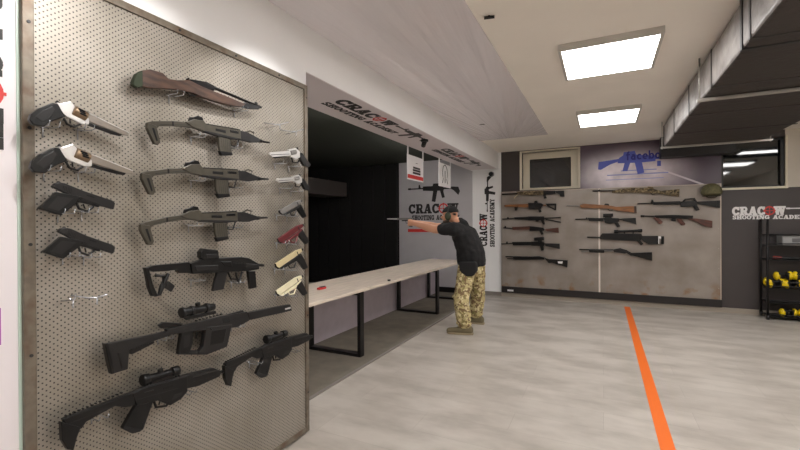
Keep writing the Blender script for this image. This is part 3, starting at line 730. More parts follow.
# sporterised short wooden rifle
ZD = (120, 50, 5)
g = Gun('short_rifle', 'short walnut stocked rifle with green pad, topmost in the middle column of the board', 'rifle', None, 'X', GP, ZD, (350, 180))
g.poly('stock', M['wood1'], [(104,104),(145,98),(207,116),(237,146),(280,152),(340,152),(400,182),(480,214),(560,246),(622,272),(600,286),(540,276),(460,257),(400,236),(360,216),(280,200),(200,194),(130,191),(106,182)], .020)
g.poly('butt_pad', M['greenpad'], [(62,150),(76,120),(104,104),(106,184),(80,190),(58,175)], .022)
g.poly('receiver', M['gun'], [(325,150),(350,146),(430,160),(470,180),(470,205),(400,188),(335,160)], .013)
g.tube('barrel', M['gun'], (425,170), (707,288), .0085, .007)
g.poly('barrel_band', M['gun'], [(622,260),(650,268),(700,282),(690,298),(640,296),(606,286)], .012)
g.tube('bolt_handle', M['gun'], (335,150), (330,142), .008, .010, .01)
g.poly('front_sight', M['gun'], [(672,262),(682,258),(690,272),(676,272)], .004)
g.stroke('trigger_guard', M['gun'], [(330,208),(348,226),(378,228),(395,222)], .004)
g.done()
hooks('short walnut rifle', (177, 93), (242, 108.5))

# folding stock submachine guns
ZE = (120, 130, 5)
SG = 'olive grey submachine guns with folding stock'
g = Gun('submachine_gun', 'olive grey submachine gun with folding stock, middle one of its three', 'submachine gun', SG, 'X', GP, ZE, (400, 210))
g.poly('stock', M['olive'], [(105,215),(130,206),(240,192),(355,190),(355,216),(240,219),(168,229),(150,247)], .012)
g.poly('butt_plate', M['olive'], [(104,216),(150,225),(173,308),(162,325),(142,321),(104,246)], .016)
g.poly('receiver', M['olive'], [(298,192),(330,180),(345,172),(395,172),(406,187),(480,191),(585,197),(588,250),(480,242),(400,229),(345,216)], .019)
g.poly('rear_sight', M['gun'], [(322,182),(328,163),(350,160),(368,150),(392,156),(398,174),(360,182)], .012)
g.poly('magazine', M['olive'], [(474,244),(535,252),(544,330),(490,336),(478,298)], .014)
g.poly('magazine_base', M['gun2'], [(478,318),(543,318),(546,334),(490,342)], .016)
g.poly('handguard', M['gun3'], [(582,202),(622,206),(690,235),(692,250),(642,258),(586,250)], .016)
g.stroke('front_sight', M['olive'], [(618,208),(640,197),(662,206),(655,222)], .005)
g.tube('barrel', M['gun'], (688,243), (742,246), .0075, .006)
g.stroke('trigger_guard', M['gun'], [(537,252),(543,283),(570,288),(582,252)], .0045)
g.poly('cocking_handle', M['gun'], [(530,205),(575,208),(575,222),(530,218)], .023)
g.poly('ejection_port', M['gun2'], [(455,205),(510,210),(510,226),(455,220)], .0205)
g.poly('butt_recess', M['gun2'], [(124,240),(140,238),(160,304),(150,312)], .0168)
g.poly('top_rail', M['gun'], [(406,187),(582,196),(582,202),(406,194)], .020)
g.poly('lower_receiver', M['gun3'], [(402,222),(585,243),(586,251),(535,252),(474,246),(400,232)], .0198)
for i in range(5): g.poly('magazine_rib', M['gun'], [(486+10*i,252),(489+10*i,252),(494+10*i,316),(491+10*i,316)], .0146)
for i in range(4): g.poly('handguard_rib', M['gun2'], [(598,214+9*i),(650-6*i,222+7*i),(650-6*i,225+7*i),(598,217+9*i)], .0166)
g.tube('muzzle_nut', M['gun2'], (684,243), (700,244), .012)
g.tube('receiver_pin', M['gun2'], (440,215), (440,216), .0001) if False else None
g.poly('stock_groove', M['gun2'], [(170,216),(345,200),(345,204),(170,221)], .0125)
g.poly('hinge', M['gun'], [(232,194),(242,193),(244,218),(234,219)], .015)
sm = g.done()
copy_thing(sm, 'olive grey submachine gun with folding stock, uppermost of its three, right under the walnut rifle', (151.5, 194.5), (268, 179), (156.5, 144.5), (269.3, 142.4), 'X', GP)
copy_thing(sm, 'olive grey submachine gun with folding stock, lowest of its three, above the boxy sight', (151.5, 194.5), (268, 179), (150, 244.6), (267, 217.4), 'X', GP)
hooks('uppermost olive submachine gun', (199, 135), (237, 146)); hooks('middle olive submachine gun', (199, 179), (237, 186)); hooks('lowest olive submachine gun', (196.5, 224), (236.5, 226))

# black carbine with box sight
ZH = (135, 235, 5.714)
g = Gun('carbine', 'black carbine with skeleton stock, boxy sight and front grip, below the olive guns', 'carbine', None, 'X', GP, ZH, (400, 190))
g.poly('stock', M['gun2'], [(56,190),(95,174),(305,155),(312,217),(245,217),(230,198),(180,206),(96,210)], .017)
g.stroke('stock', M['gun2'], [(70,205),(88,280),(118,345),(140,340),(165,280),(190,220)], .009)
g.poly('butt_plate', M['gun2'], [(50,185),(72,188),(112,345),(92,350),(72,300)], .018)
g.stroke('stock_brace', M['gun3'], [(115,232),(165,234),(150,290),(138,338)], .008)
g.poly('cheek_piece', M['gun3'], [(165,300),(190,262),(226,290),(205,326)], .010)
g.poly('receiver', M['gun2'], [(310,163),(380,137),(470,131),(600,125),(640,130),(702,165),(702,195),(640,206),(540,210),(440,216),(318,221)], .022)
g.poly('side_plate', M['gun3'], [(330,175),(465,170),(465,200),(340,205)], .024)
g.poly('ejection_port', M['gun'], [(478,150),(540,150),(548,182),(500,178)], .0235)
for i in range(4): g.poly('vent_slot', mat('slot_black', (8, 8, 8), .8), [(560 + 16*i,150),(568 + 16*i,150),(564 + 16*i,170),(556 + 16*i,170)], .023)
g.poly('red_dot_sight', M['gun2'], [(364,96),(380,76),(465,86),(471,135),(385,146),(364,128)], .024)
g.poly('sight_window', M['gun3'], [(392,108),(460,106),(462,132),(395,134)], .026)
g.poly('magazine', M['gun3'], [(465,214),(526,205),(502,310),(440,321),(446,280)], .014)
g.stroke('trigger_guard', M['gun2'], [(532,212),(548,250),(598,256),(612,210)], .006)
g.stroke('trigger', M['gun2'], [(575,212),(580,240),(592,270)], .005)
g.poly('front_grip', M['gun2'], [(640,206),(682,206),(690,300),(654,308)], .016)
g.poly('handguard', M['gun3'], [(622,160),(698,168),(698,190),(622,188)], .024)
g.tube('barrel', M['gun'], (700,171), (736,173), .008)
g.done()
hooks('black carbine with box sight', (199, 279), (239, 281))

# long suppressed submachine gun
ZJ = (95, 290, 4)
g = Gun('suppressed_carbine', 'long black carbine with thick square suppressor and scope slanting across the lower board', 'carbine', None, 'X', GP, ZJ, (400, 170))
g.poly('stock', M['gun3'], [(35,216),(240,174),(300,160),(300,180),(240,200),(155,232),(132,238),(126,316),(62,335),(50,282)], .019)
g.poly('butt_pad', M['gun2'], [(33,214),(48,212),(74,332),(60,336),(47,284)], .021)
g.poly('stock_ribs', M['gun2'], [(80,250),(90,248),(108,312),(98,315)], .021)
g.poly('stock_strut', M['gun2'], [(110,240),(232,198),(236,212),(145,258)], .010)
g.poly('receiver', M['gun3'], [(282,156),(400,130),(510,102),(602,86),(612,122),(565,148),(535,152),(390,164),(284,180)], .020)
g.poly('grip', M['gun2'], [(342,160),(388,160),(386,212),(372,252),(328,256),(330,236)], .018)
g.poly('lower_bar', M['gun3'], [(330,244),(400,240),(440,246),(440,258),(330,258)], .014)
g.poly('magazine_well', M['gun3'], [(438,148),(542,136),(522,226),(440,258),(405,252),(425,225)], .023)
g.poly('side_plate', M['gun2'], [(460,160),(520,152),(508,210),(452,222)], .0245)
g.stroke('trigger', M['gun'], [(408,168),(404,195)], .004)
g.poly('ejection_port', mat('slot_black', (8, 8, 8), .8), [(502,112),(532,106),(536,128),(506,132)], .0215)
a, b = (606, 104), (778, 70)
g.poly('suppressor', M['gun3'], [(604,90),(776,57),(782,82),(612,120)], .022)
g.poly('suppressor_cap', M['silver'], [(752,72),(776,66),(778,74),(754,80)], .0228)
for i in range(5): g.poly('stock_step', M['gun2'], [(95+26*i,208-6*i),(112+26*i,204-6*i),(112+26*i,207-6*i),(95+26*i,211-6*i)], .0195)
g.poly('receiver_groove', M['gun2'], [(300,168),(600,104),(600,108),(300,172)], .0205)
g.poly('suppressor_groove', M['gun2'], [(612,100),(774,66),(774,69),(612,104)], .0224)
for i in range(8): g.poly('rail_tooth', M['gun'], [(402+14*i,126-3.6*i),(409+14*i,124-3.6*i),(409+14*i,118-3.6*i),(402+14*i,120-3.6*i)], .010)
g.poly('grip_panel', M['gun3'], [(350,180),(376,178),(372,225),(345,235)], .0185)
g.tube('magazine_pin', M['gun'], (455,155), (458,154), .004, off=.015)
g.tube('lens_hood', M['gun3'], (344,92), (356,89), .026)
g.poly('scope_mount', M['gun2'], [(350,108),(480,82),(484,94),(365,120)], .012)
g.tube('scope', M['gun2'], (350,90), (475,66), .020, .018)
g.tube('scope_ring', M['gun3'], (380,84), (392,82), .024); g.tube('scope_ring#2', M['gun3'], (440,72), (452,70), .024)
g.tube('scope_knob', M['gun2'], (415,76), (410,50), .012)
g.poly('rear_sight', M['gun2'], [(250,140),(270,128),(345,132),(345,142),(262,154)], .010)
g.poly('front_rail', M['gun2'], [(520,100),(590,80),(595,90),(525,108)], .012)
g.done()
hooks('long suppressed carbine', (166, 337), (239, 325))

# black carbines with scope, lowest pair
ZI = (50, 355, 4.706)
g = Gun('scoped_carbine', 'black scoped carbine with sloping stock, lowest on the board and the larger of its pair', 'carbine', 'black scoped carbines at the foot of the board', 'X', GP, ZI, (420, 240))
g.poly('stock', M['gun2'], [(55,300),(75,290),(250,225),(360,182),(392,172),(392,235),(350,245),(300,238),(165,312),(142,345),(75,345)], .018)
g.poly('butt_plate', M['gun2'], [(46,312),(140,335),(122,380),(104,447),(76,442),(50,400)], .020)
for i in range(14): g.poly('stock_rib', M['gun'], [(70+20*i,291-8.2*i),(80+20*i,287-8.2*i),(80+20*i,279-8.2*i),(70+20*i,283-8.2*i)], .012)
g.poly('receiver', M['gun2'], [(380,180),(430,155),(640,96),(640,170),(610,205),(560,236),(500,212),(470,220),(400,236)], .021)
g.poly('receiver_top', M['gun3'], [(382,176),(430,150),(640,90),(640,104),(430,166),(390,186)], .017)
g.poly('grip', M['gun2'], [(400,232),(482,212),(432,350),(382,366),(335,342)], .018)
g.poly('grip_cap', M['gun3'], [(352,332),(425,346),(420,358),(382,368),(336,346)], .0195)
g.stroke('trigger_guard', M['gun2'], [(488,212),(498,246),(548,240),(560,215)], .006)
g.stroke('trigger', M['gun3'], [(520,210),(512,235)], .004)
g.poly('handguard', M['gun2'], [(622,102),(642,90),(765,60),(802,75),(792,100),(690,145),(622,160)], .020)
g.poly('handguard_rib', M['gun3'], [(660,96),(780,66),(784,74),(664,106)], .022)
g.tube('scope', M['gun'], (440,118), (600,72), .019, .015)
g.tube('scope_bell', M['gun2'], (432,120), (462,112), .025); g.tube('scope_bell#2', M['gun2'], (572,80), (604,70), .022)
g.poly('scope_mount', M['gun2'], [(468,120),(575,90),(580,108),(475,140)], .012)
g.tube('scope_knob', M['gun2'], (525,92), (518,66), .012)
g.poly('receiver_groove', M['gun3'], [(402,205),(600,150),(602,155),(404,210)], .0216)
g.poly('magazine_well', M['gun3'], [(560,215),(612,190),(618,170),(575,182)], .0216)
g.poly('ejection_port', M['gun'], [(520,148),(575,132),(578,146),(524,162)], .0216)
for i in range(4): g.poly('handguard_slot', M['gun3'], [(662+30*i,122-8*i),(680+30*i,117-8*i),(680+30*i,123-8*i),(662+30*i,128-8*i)], .0206)
g.poly('stock_groove', M['gun3'], [(80,318),(300,232),(302,237),(82,324)], .0185)
g.tube('grip_screw', M['gun'], (425,320), (428,319), .006, off=.009)
for i in range(12): g.poly('rail_tooth', M['gun'], [(440+15*i,148-4.3*i),(448+15*i,146-4.3*i),(448+15*i,140-4.3*i),(440+15*i,142-4.3*i)], .010)
g.poly('safety_lever', M['gun3'], [(430,172),(480,158),(482,166),(432,180)], .0225)
g.tube('barrel', M['gun'], (790,85), (815,78), .009)
sc = g.done()
copy_thing(sc, 'black scoped carbine with sloping stock, the smaller one at the lower right of the board', (61.7, 418.7), (222, 372), (224, 363.5), (311.5, 336.5), 'X', GP)
hooks('large lowest scoped carbine', (100, 416), (190, 391)); hooks('smaller lower right scoped carbine', (257, 362), (296, 350))

# right column, muzzle left
ZM = (255, 140, 7.5)
RG = 'short silver revolvers with muzzle to the left'
g = Gun('revolver', 'short silver revolver pointing left, upper one in the right column of the board', 'revolver', RG, 'X', GP, ZM, (260, 110))
g.poly('barrel', M['silver'], [(108,92),(245,80),(262,98),(255,120),(125,130),(106,112)], .013)
g.poly('frame', M['silver'], [(246,72),(300,60),(335,92),(342,126),(302,148),(262,126)], .013)
g.tube('cylinder', M['grey'], (262,98), (302,90), .017)
g.poly('frame_gap', M['gun'], [(256,84),(304,72),(306,77),(258,90)], .0145)
g.poly('barrel_rib', M['gun'], [(112,110),(250,104),(250,108),(114,115)], .0145)
g.poly('grip', M['gun3'], [(330,92),(350,100),(378,142),(412,186),(396,206),(360,192),(332,140)], .017)
g.stroke('trigger_guard', M['gun'], [(275,130),(282,165),(318,172),(336,145)], .005)
g.stroke('ejector_rod', M['gun'], [(140,132),(240,122)], .005)
g.poly('hammer', M['gun'], [(300,62),(318,52),(326,62),(322,80)], .005)
r3 = g.done()
copy_thing(r3, 'short silver revolver pointing left, second from top among guns in the right column', (269.4, 154.7), (309, 166), (277, 180.5), (309, 189.5), 'X', GP)
hooks('upper short revolver', (282, 162), (296, 165)); hooks('second short revolver', (287, 187), (298, 190))
def small_pistol(zoom, muz, top, label, ms, mg, mf):
    """traced on the grey one and laid on its own line"""
    g = Gun('pistol', label, 'pistol', 'small pistols in the right column', 'X', GP, zoom, (230, 140))
    g.poly('slide', M[ms], [(143,153),(265,84),(300,76),(306,94),(270,118),(165,181),(150,170)], .013)
    g.poly('frame', M[mf], [(170,184),(272,126),(300,106),(306,120),(272,150),(215,176),(185,192)], .011)
    g.poly('grip', M[mg], [(272,140),(302,112),(322,150),(344,198),(322,210),(294,172)], .015)
    g.stroke('trigger_guard', M[mf], [(222,168),(236,190),(262,188),(272,158)], .0045)
    g.poly('muzzle', M['gun'], [(140,156),(146,151),(168,184),(160,188),(148,176)], .009)
    g.poly('slide_serration', M['gun3'] if ms != 'gun3' else M['gun'], [(268,92),(274,89),(284,112),(278,116)], .0138)
    g.poly('hammer', M['gun'], [(302,80),(312,74),(316,88),(308,96)], .004)
    return g.done(.002)
ZN = (260, 190, 7.5)
sp = small_pistol(ZN, 0, 0, 'grey steel pistol with black grip, third gun from top in the right column', 'grey', 'gun2', 'gun3')
def variant(label, A1, B1, ms, mg, mf):
    t = small_pistol(ZN, 0, 0, label, ms, mg, mf)
    f = lambda q: at(*q, X=GP)
    a0, b0, a1, b1 = f((280, 212)), f((304.9, 217.7)), f(A1), f(B1)
    d0 = b0 - a0; d1 = b1 - a1; rot = d0.rotation_difference(d1).to_matrix(); s_ = d1.length / d0.length
    l = t.location.copy(); t.rotation_euler = rot.to_euler(); t.scale = (1, s_, s_); t.location = a1 + rot @ ((l - a0) * s_); t.location.x = l.x
variant('red pistol with dark grip in the right column between the grey and tan pistols', (278.6, 240.5), (307.4, 243.6), 'red', 'gun3', 'red')
variant('tan slide pistol with dark grip, second from the bottom of the right column', (276.2, 265.6), (306, 269), 'tan', 'gun3', 'gun3')
variant('cream white pistol, lowest gun in the right column', (276.7, 292.7), (305.4, 295), 'cream', 'gun3', 'cream')
for q, l in (((284, 214), 'grey pistol in the right column'), ((284, 242), 'red pistol'), ((282, 268), 'tan pistol'), ((283, 294), 'cream pistol')):
    hooks(l, q, (q[0] + 10, q[1] + 1))
# empty hooks
def empty_hook(px, py, dx, label, s=1.0):
    p = at(px, py, X=GP + .02); t = MB(p)
    t.tube([(XP, p.y, p.z - .01), (p.x, p.y, p.z), (p.x + .03, p.y + .045 * dx * s, p.z + .022 * s)], .003, 8)
    t.tube([(XP, p.y - .05 * dx, p.z + .01), (p.x - .03, p.y - .02 * dx, p.z), (p.x, p.y, p.z)], .003, 8)
    t.tube([(p.x, p.y, p.z), (p.x, p.y, p.z - .03)], .003, 8)
    tag(t.obj('empty_peg_hook', M['chrome']), label, 'hook', 'empty wire hooks on the perforated board')
empty_hook(280, 124.5, 1, 'empty wire hook at the top of the right column, left one')
empty_hook(296, 131.5, 1, 'empty wire hook at the top of the right column, right one by the frame')
empty_hook(73, 300, -1, 'empty wire hook under the black pistols at the left, left one', .5)
empty_hook(97, 297.5, 1, 'empty wire hook under the black pistols at the left, right one', .5)

# ------------------------------------------------------------------ rifles on the far rack
RP = YRK - .04
GR = 'long guns on the far rack'
def rifle(name, label, zoom, centre, cat='rifle'): return Gun(name, label, cat, GR, 'Y', RP, zoom, centre)
Pz = (495, 180, 9); Qz = (495, 220, 8.19); Rz = (560, 180, 9); Sz = (570, 225, 8); Tz = (630, 180, 8.42)
g = rifle('battle_rifle', 'dark rifle with tan brown handguard and triangular stock directly below the left window', Pz, (350, 120))
g.tube('barrel', M['gun'], (62,130), (205,122), .014)
g.poly('handguard', M['camog'], [(190,105),(440,97),(440,132),(330,140),(220,132)], .025)
g.poly('receiver', M['gun'], [(430,96),(545,96),(545,125),(470,132),(440,140)], .025)
g.poly('grip', M['gun2'], [(432,132),(455,132),(466,165),(442,168)], .02)
g.poly('stock', M['gun2'], [(540,98),(622,96),(626,150),(590,150),(580,128),(550,115)], .02)
g.stroke('bipod', M['tan'], [(205,130),(170,165)], .008); g.done()
g = rifle('carbine_rifle', 'rifle with orange brown handguard and black skeleton stock, second in the left stack', Pz, (330, 235))
g.tube('barrel', M['gun'], (84,232), (200,232), .014)
g.poly('handguard', M['wood2'], [(88,224),(302,215),(304,246),(88,241)], .026)
g.poly('receiver', M['gun'], [(300,206),(418,210),(440,225),(418,242),(412,262),(306,262)], .028)
g.poly('grip', M['gun2'], [(380,255),(405,250),(420,285),(402,294)], .02)
g.poly('sight', M['gun2'], [(352,208),(358,188),(380,186),(386,208)], .02)
g.poly('front_grip', M['gun2'], [(175,243),(203,243),(198,275),(180,276)], .02)
g.poly('buffer_tube', M['wood2'], [(418,222),(460,222),(460,234),(418,234)], .014)
g.poly('stock', M['gun2'], [(455,214),(552,212),(552,228),(470,232)], .02); g.poly('butt_plate', M['gun2'], [(536,212),(552,212),(550,273),(538,268)], .02); g.stroke('stock_brace', M['gun2'], [(470,230),(540,266)], .012); g.done()
g = rifle('assault_rifle', 'dark rifle with open wire stock, third in the left stack of the rack', Pz, (330, 345))
g.tube('barrel', M['gun'], (66,352), (185,345), .011)
g.poly('front_sight', M['gun'], [(108,350),(112,332),(120,332),(126,348)], .008)
g.poly('handguard', M['gun2'], [(172,337),(300,330),(300,360),(180,354)], .026)
g.poly('receiver', M['gun'], [(298,328),(440,328),(450,352),(440,364),(300,362)], .024)
g.poly('grip', M['gun2'], [(412,362),(440,362),(452,398),(432,402)], .02); g.poly('magazine_well', M['gun2'], [(365,362),(395,362),(392,375),(368,375)], .018)
g.stroke('wire_stock', M['gun'], [(448,345),(592,337),(592,380),(456,356)], .012); g.done()
g = rifle('assault_rifle', 'rifle with red brown wooden butt and handguard, fourth in the left stack of the rack', Qz, (300, 72))
g.tube('barrel', M['gun'], (68,64), (150,70), .011); g.poly('front_sight', M['gun'], [(76,62),(80,48),(90,50),(92,66)], .008)
g.poly('handguard', M['wood3'], [(142,58),(285,50),(285,80),(146,80)], .026)
g.poly('receiver', M['gun'], [(283,50),(395,62),(408,78),(402,88),(283,90)], .024)
g.poly('grip', M['gun2'], [(362,86),(388,86),(398,118),(380,122)], .02)
g.poly('stock', M['wood3'], [(404,76),(430,72),(520,62),(524,104),(430,92)], .022); g.done()
g = rifle('scoped_rifle', 'dark rifle with a short high scope, fifth in the left stack of the rack', Qz, (300, 195))
g.tube('barrel', M['gun'], (52,196), (150,192), .011); g.poly('front_sight', M['gun'], [(90,192),(94,176),(104,178),(106,194)], .008)
g.poly('handguard', M['gun2'], [(140,180),(300,178),(300,207),(150,208)], .026)
g.poly('receiver', M['gun'], [(298,176),(400,180),(410,196),(400,214),(298,210)], .024)
g.tube('scope', M['gun2'], (322,158), (402,152), .032); g.poly('scope_mount', M['gun2'], [(350,160),(385,160),(385,184),(350,184)], .012)
g.poly('grip', M['gun2'], [(368,210),(396,210),(400,246),(380,252)], .02)
g.poly('stock', M['gun3'], [(404,190),(530,194),(530,236),(415,214)], .022); g.done()
g = rifle('shotgun', 'dark pump shotgun with a pale patch on its butt, lowest in the left stack', Qz, (320, 315), 'shotgun')
g.tube('barrel', M['gun'], (86,300), (300,304), .013); g.tube('magazine_tube', M['gun'], (100,316), (160,316), .011)
g.poly('pump_grip', M['gun2'], [(150,298),(255,300),(255,326),(150,324)], .026)
g.poly('receiver', M['gun'], [(250,300),(360,296),(405,306),(405,324),(255,326)], .024)
g.poly('stock', M['gun2'], [(398,304),(440,320),(596,330),(592,388),(470,350),(440,352)], .022)
o = g.poly('stock_patch', M['lwhite'], [(514,338),(556,338),(552,358),(518,354)], .0235); g.done()
g = rifle('hunting_rifle', 'honey coloured wooden stocked rifle near the white joint of the rack', Rz, (380, 245))
g.tube('barrel', M['grey'], (58,232), (200,234), .010)
g.poly('stock', M['wood2'], [(175,226),(210,214),(340,222),(460,232),(505,242),(668,236),(668,296),(600,287),(505,277),(470,260),(190,252)], .024)
g.poly('butt_pad', M['wood1'], [(666,236),(686,235),(690,299),(666,296)], .025)
g.poly('receiver', M['gun'], [(395,226),(408,212),(438,214),(445,232),(400,236)], .014); g.stroke('trigger_guard', M['gun'], [(430,262),(450,278),(478,270)], .007); g.done()
g = rifle('carbine_rifle', 'black carbine with collapsible stock and red dot scope crossing the white joint of the rack', Rz, (400, 360))
g.tube('barrel', M['gun'], (138,354), (255,352), .012); g.poly('front_sight', M['gun'], [(228,350),(236,336),(246,338),(248,352)], .010)
g.poly('handguard', M['gun2'], [(248,340),(392,344),(392,372),(262,368)], .028)
g.poly('receiver', M['gun2'], [(390,340),(530,344),(534,374),(450,396),(405,386)], .025)
g.tube('scope', M['gun2'], (388,320), (478,316), .032); g.poly('scope_mount', M['gun2'], [(405,322),(465,322),(465,345),(405,345)], .012)
g.poly('grip', M['gun2'], [(478,372),(515,370),(544,418),(514,426)], .02)
g.poly('buffer_tube', M['gun'], [(528,348),(570,348),(570,360),(528,360)], .014)
g.poly('stock', M['gun2'], [(552,346),(682,340),(686,402),(640,384),(566,366)], .022); g.done()
g = rifle('sniper_rifle', 'scoped thumbhole sniper rifle with pale bars on its butt on the rack', Sz, (450, 100))
g.tube('barrel', M['gun'], (138,97), (260,102), .013)
g.poly('chassis', M['gun2'], [(240,88),(260,66),(570,70),(580,92),(560,130),(450,126),(240,114)], .026)
g.poly('grip', M['gun2'], [(530,124),(560,124),(588,150),(566,164)], .02)
g.poly('stock', M['gun3'], [(566,86),(705,86),(708,155),(625,151),(592,136),(566,112)], .024)
g.poly('butt_bar', M['lwhite'], [(704,90),(712,90),(712,150),(704,150)], .024); g.poly('butt_plate', M['gun2'], [(728,90),(751,90),(750,154),(728,152)], .024); g.poly('butt_spacer', M['lwhite'], [(711,90),(729,92),(729,110),(711,108)], .02)
g.tube('scope', M['gun2'], (352,52), (576,44), .022); g.tube('scope_bell', M['gun2'], (352,52), (385,51), .03); g.tube('scope_bell#2', M['gun2'], (545,45), (578,44), .028)
g.poly('scope_mount', M['gun2'], [(430,52),(440,52),(440,74),(430,74)], .012); g.poly('scope_mount#2', M['gun2'], [(500,50),(510,50),(510,74),(500,74)], .012); g.done()
g = rifle('shotgun', 'black pump shotgun with steel receiver, lowest on the right half of the rack', Sz, (380, 215), 'shotgun')
g.tube('barrel', M['gun'], (74,196), (400,200), .012); g.tube('magazine_tube', M['grey'], (90,212), (350,208), .010)
g.poly('pump_grip', M['gun2'], [(150,194),(276,198),(273,222),(155,218)], .026)
g.poly('receiver', M['gun3'], [(345,195),(400,184),(455,200),(455,222),(440,228),(350,216)], .023)
g.poly('stock', M['gun2'], [(448,196),(492,222),(655,218),(657,286),(505,246),(485,244),(450,222)], .022); g.done()
g = rifle('camouflage_rifle', 'camouflage stocked rifle at the top of the right half of the rack', Tz, (150, 90))
g.tube('barrel', M['gun'], (-315,92), (-120,90), .012); g.poly('front_sight', M['gun'], [(-270,90),(-262,78),(-252,80),(-250,92)], .008)
g.poly('stock', M['camog'], [(-155,98),(-100,80),(0,68),(150,68),(205,78),(262,92),(416,76),(412,140),(340,131),(232,113),(0,106),(-150,108)], .024)
g.poly('receiver', M['camog'], [(140,72),(150,56),(190,58),(205,80)], .014); g.stroke('trigger_guard', M['gun'], [(170,108),(190,124),(215,116)], .007); g.done()
g = rifle('assault_rifle', 'long black rifle with carrying handle just below the olive helmet', Tz, (420, 200))
g.tube('barrel', M['gun'], (62,200), (205,196), .011); g.poly('front_sight', M['gun'], [(172,196),(182,164),(190,164),(204,196)], .010)
g.poly('handguard', M['gun2'], [(190,186),(422,178),(422,206),(195,209)], .028)
g.poly('receiver', M['gun3'], [(420,182),(560,176),(565,215),(500,226),(430,226)], .024)
g.poly('carrying_handle', M['gun2'], [(440,180),(460,158),(545,150),(560,176),(540,176),(530,164),(470,168),(455,182)], .014)
g.poly('grip', M['gun2'], [(526,214),(562,212),(586,252),(556,260)], .02)
g.poly('stock', M['gun2'], [(560,182),(725,174),(725,232),(680,222),(565,202)], .023); g.poly('butt_plate', M['gun2'], [(725,173),(757,172),(757,236),(725,232)], .024); g.done()
g = rifle('tommy_gun', 'old submachine gun with reddish wooden grips and butt at the right of the rack', Tz, (400, 320), 'submachine gun')
g.tube('barrel', M['gun'], (88,303), (215,306), .011); g.poly('muzzle_brake', M['gun'], [(90,296),(120,296),(120,312),(90,312)], .014)
g.poly('receiver', M['gun'], [(205,298),(360,294),(530,300),(526,326),(470,330),(215,318)], .024)
g.poly('front_grip', M['wood3'], [(193,316),(238,318),(276,352),(268,366),(245,370)], .02)
g.poly('grip', M['wood3'], [(390,328),(432,328),(466,368),(458,380),(430,381)], .02)
g.poly('magazine_well', M['gun2'], [(345,312),(386,314),(384,346),(350,344)], .02)
g.poly('stock', M['wood3'], [(465,322),(555,324),(692,344),(690,403),(625,388),(556,352)], .023); g.done()
# support pegs of the rack guns
PEG = [(507,193.5,'dark rifle below the left window'),(556,197,''),(512,206,''),(550,205,''),(512,219.5,''),(548,220,'')]
hm = thing('combat_helmet', 'olive green rough cloth covered helmet at the top right corner of the rack', 'helmet', at(711.5, 191, Y=RP - .075))
hc = hm.location
mb = MB(hc)
g_ = bmesh.ops.create_uvsphere(mb.bm, u_segments=28, v_segments=18, radius=1, matrix=Matrix.Diagonal((.14, .11, .125, 1)))
bmesh.ops.delete(mb.bm, geom=[v for v in mb.bm.verts if v.co.z < -.08], context='VERTS')
for v in mb.bm.verts:
    if v.co.z < -.02: v.co.x *= 1.06; v.co.y *= 1.05
o = mb.obj('helmet_shell', M['helmet'], hm, smooth=True); so = o.modifiers.new('s', 'SOLIDIFY'); so.thickness = .008
MB(hc).tube([hc + Vector((.118 * math.cos(t), .093 * math.sin(t), -.078)) for t in [i * PI / 12 for i in range(25)]], .008, 8).obj('helmet_rim', mat('helmet_rim_dark', (60, 56, 38), .8), hm)
MB(hc).tube([hc + Vector((-.09, 0, -.078)), hc + Vector((-.04, -.02, -.11)), hc + Vector((.04, -.02, -.11)), hc + Vector((.09, 0, -.078))], .007, 8).obj('chin_strap', mat('helmet_rim_dark', (60, 56, 38), .8), hm)

# ------------------------------------------------------------------ tables
TZ = .77
def table(y0, y1, label, fy):
    t = thing('shooting_table', label, 'table', (-2.9, (y0 + y1) / 2, 0), 'shooting tables')
    L = t.location
    MB(L).box((-3.225, y0, TZ - .035), (-2.42, y1, TZ)).obj('tabletop', M['table'], t, bevel=.004)
    for y in fy:
        f = MB(L); w_ = .042
        for x in (-2.46, -3.17): f.box((x - .02, y - w_, 0), (x + .02, y + w_, TZ - .036))
        f.box((-3.15, y - w_, .0), (-2.48, y + w_, .035)); f.box((-3.15, y - w_, TZ - .075), (-2.48, y + w_, TZ - .036))
        f.obj('leg_frame', M['steel_b'], t, bevel=.003)
    MB(L).box((-2.75, fy[0], TZ - .07), (-2.72, fy[-1], TZ - .037)).obj('rail', M['steel_b'], t)
def fy(px, py): return at(px, py, X=-2.6).y
yA = 3.95; yB = 6.34
print('table legs', yA, yB)
table(2.40, yA + .14, 'nearest pale wooden shooting table on black frame legs beside the board', (2.62, yA))
table(yA + .145, 7.85, 'longer pale wooden shooting table running up to the shooter', (yB, 7.7))
p = at(389, 281, Z=TZ)
tag(MB(p).tube([(p.x, p.y, TZ - .03), (p.x, p.y, TZ + .02)], .02).obj('table_clamp', M['bplast']), 'small black clamp knob on the front edge of the middle table', 'clamp')
p = at(322, 289, Z=TZ); k = thing('folding_knife', 'small red and black handled tool lying on the nearest table', 'tool', (p.x, p.y, TZ))
d = (at(328, 287.5, Z=TZ) - p).normalized(); L_ = .07; nrm = Vector((-d.y, d.x, 0))
MB(k.location).prism([p + d * a + nrm * b + Vector((0, 0, .001)) for a, b in ((-L_, -.02), (-L_ * .4, -.035), (L_ * .6, -.03), (L_, 0), (L_ * .6, .03), (-L_ * .4, .035), (-L_, .02))], (0, 0, .02)).obj('handle', M['lred'], k, bevel=.004)
MB(k.location).prism([p + d * a + nrm * b + Vector((0, 0, .021)) for a, b in ((-.03, -.018), (.05, -.015), (.06, .01), (-.03, .018))], (0, 0, .008)).obj('inlay', M['bplast'], k, bevel=.002)

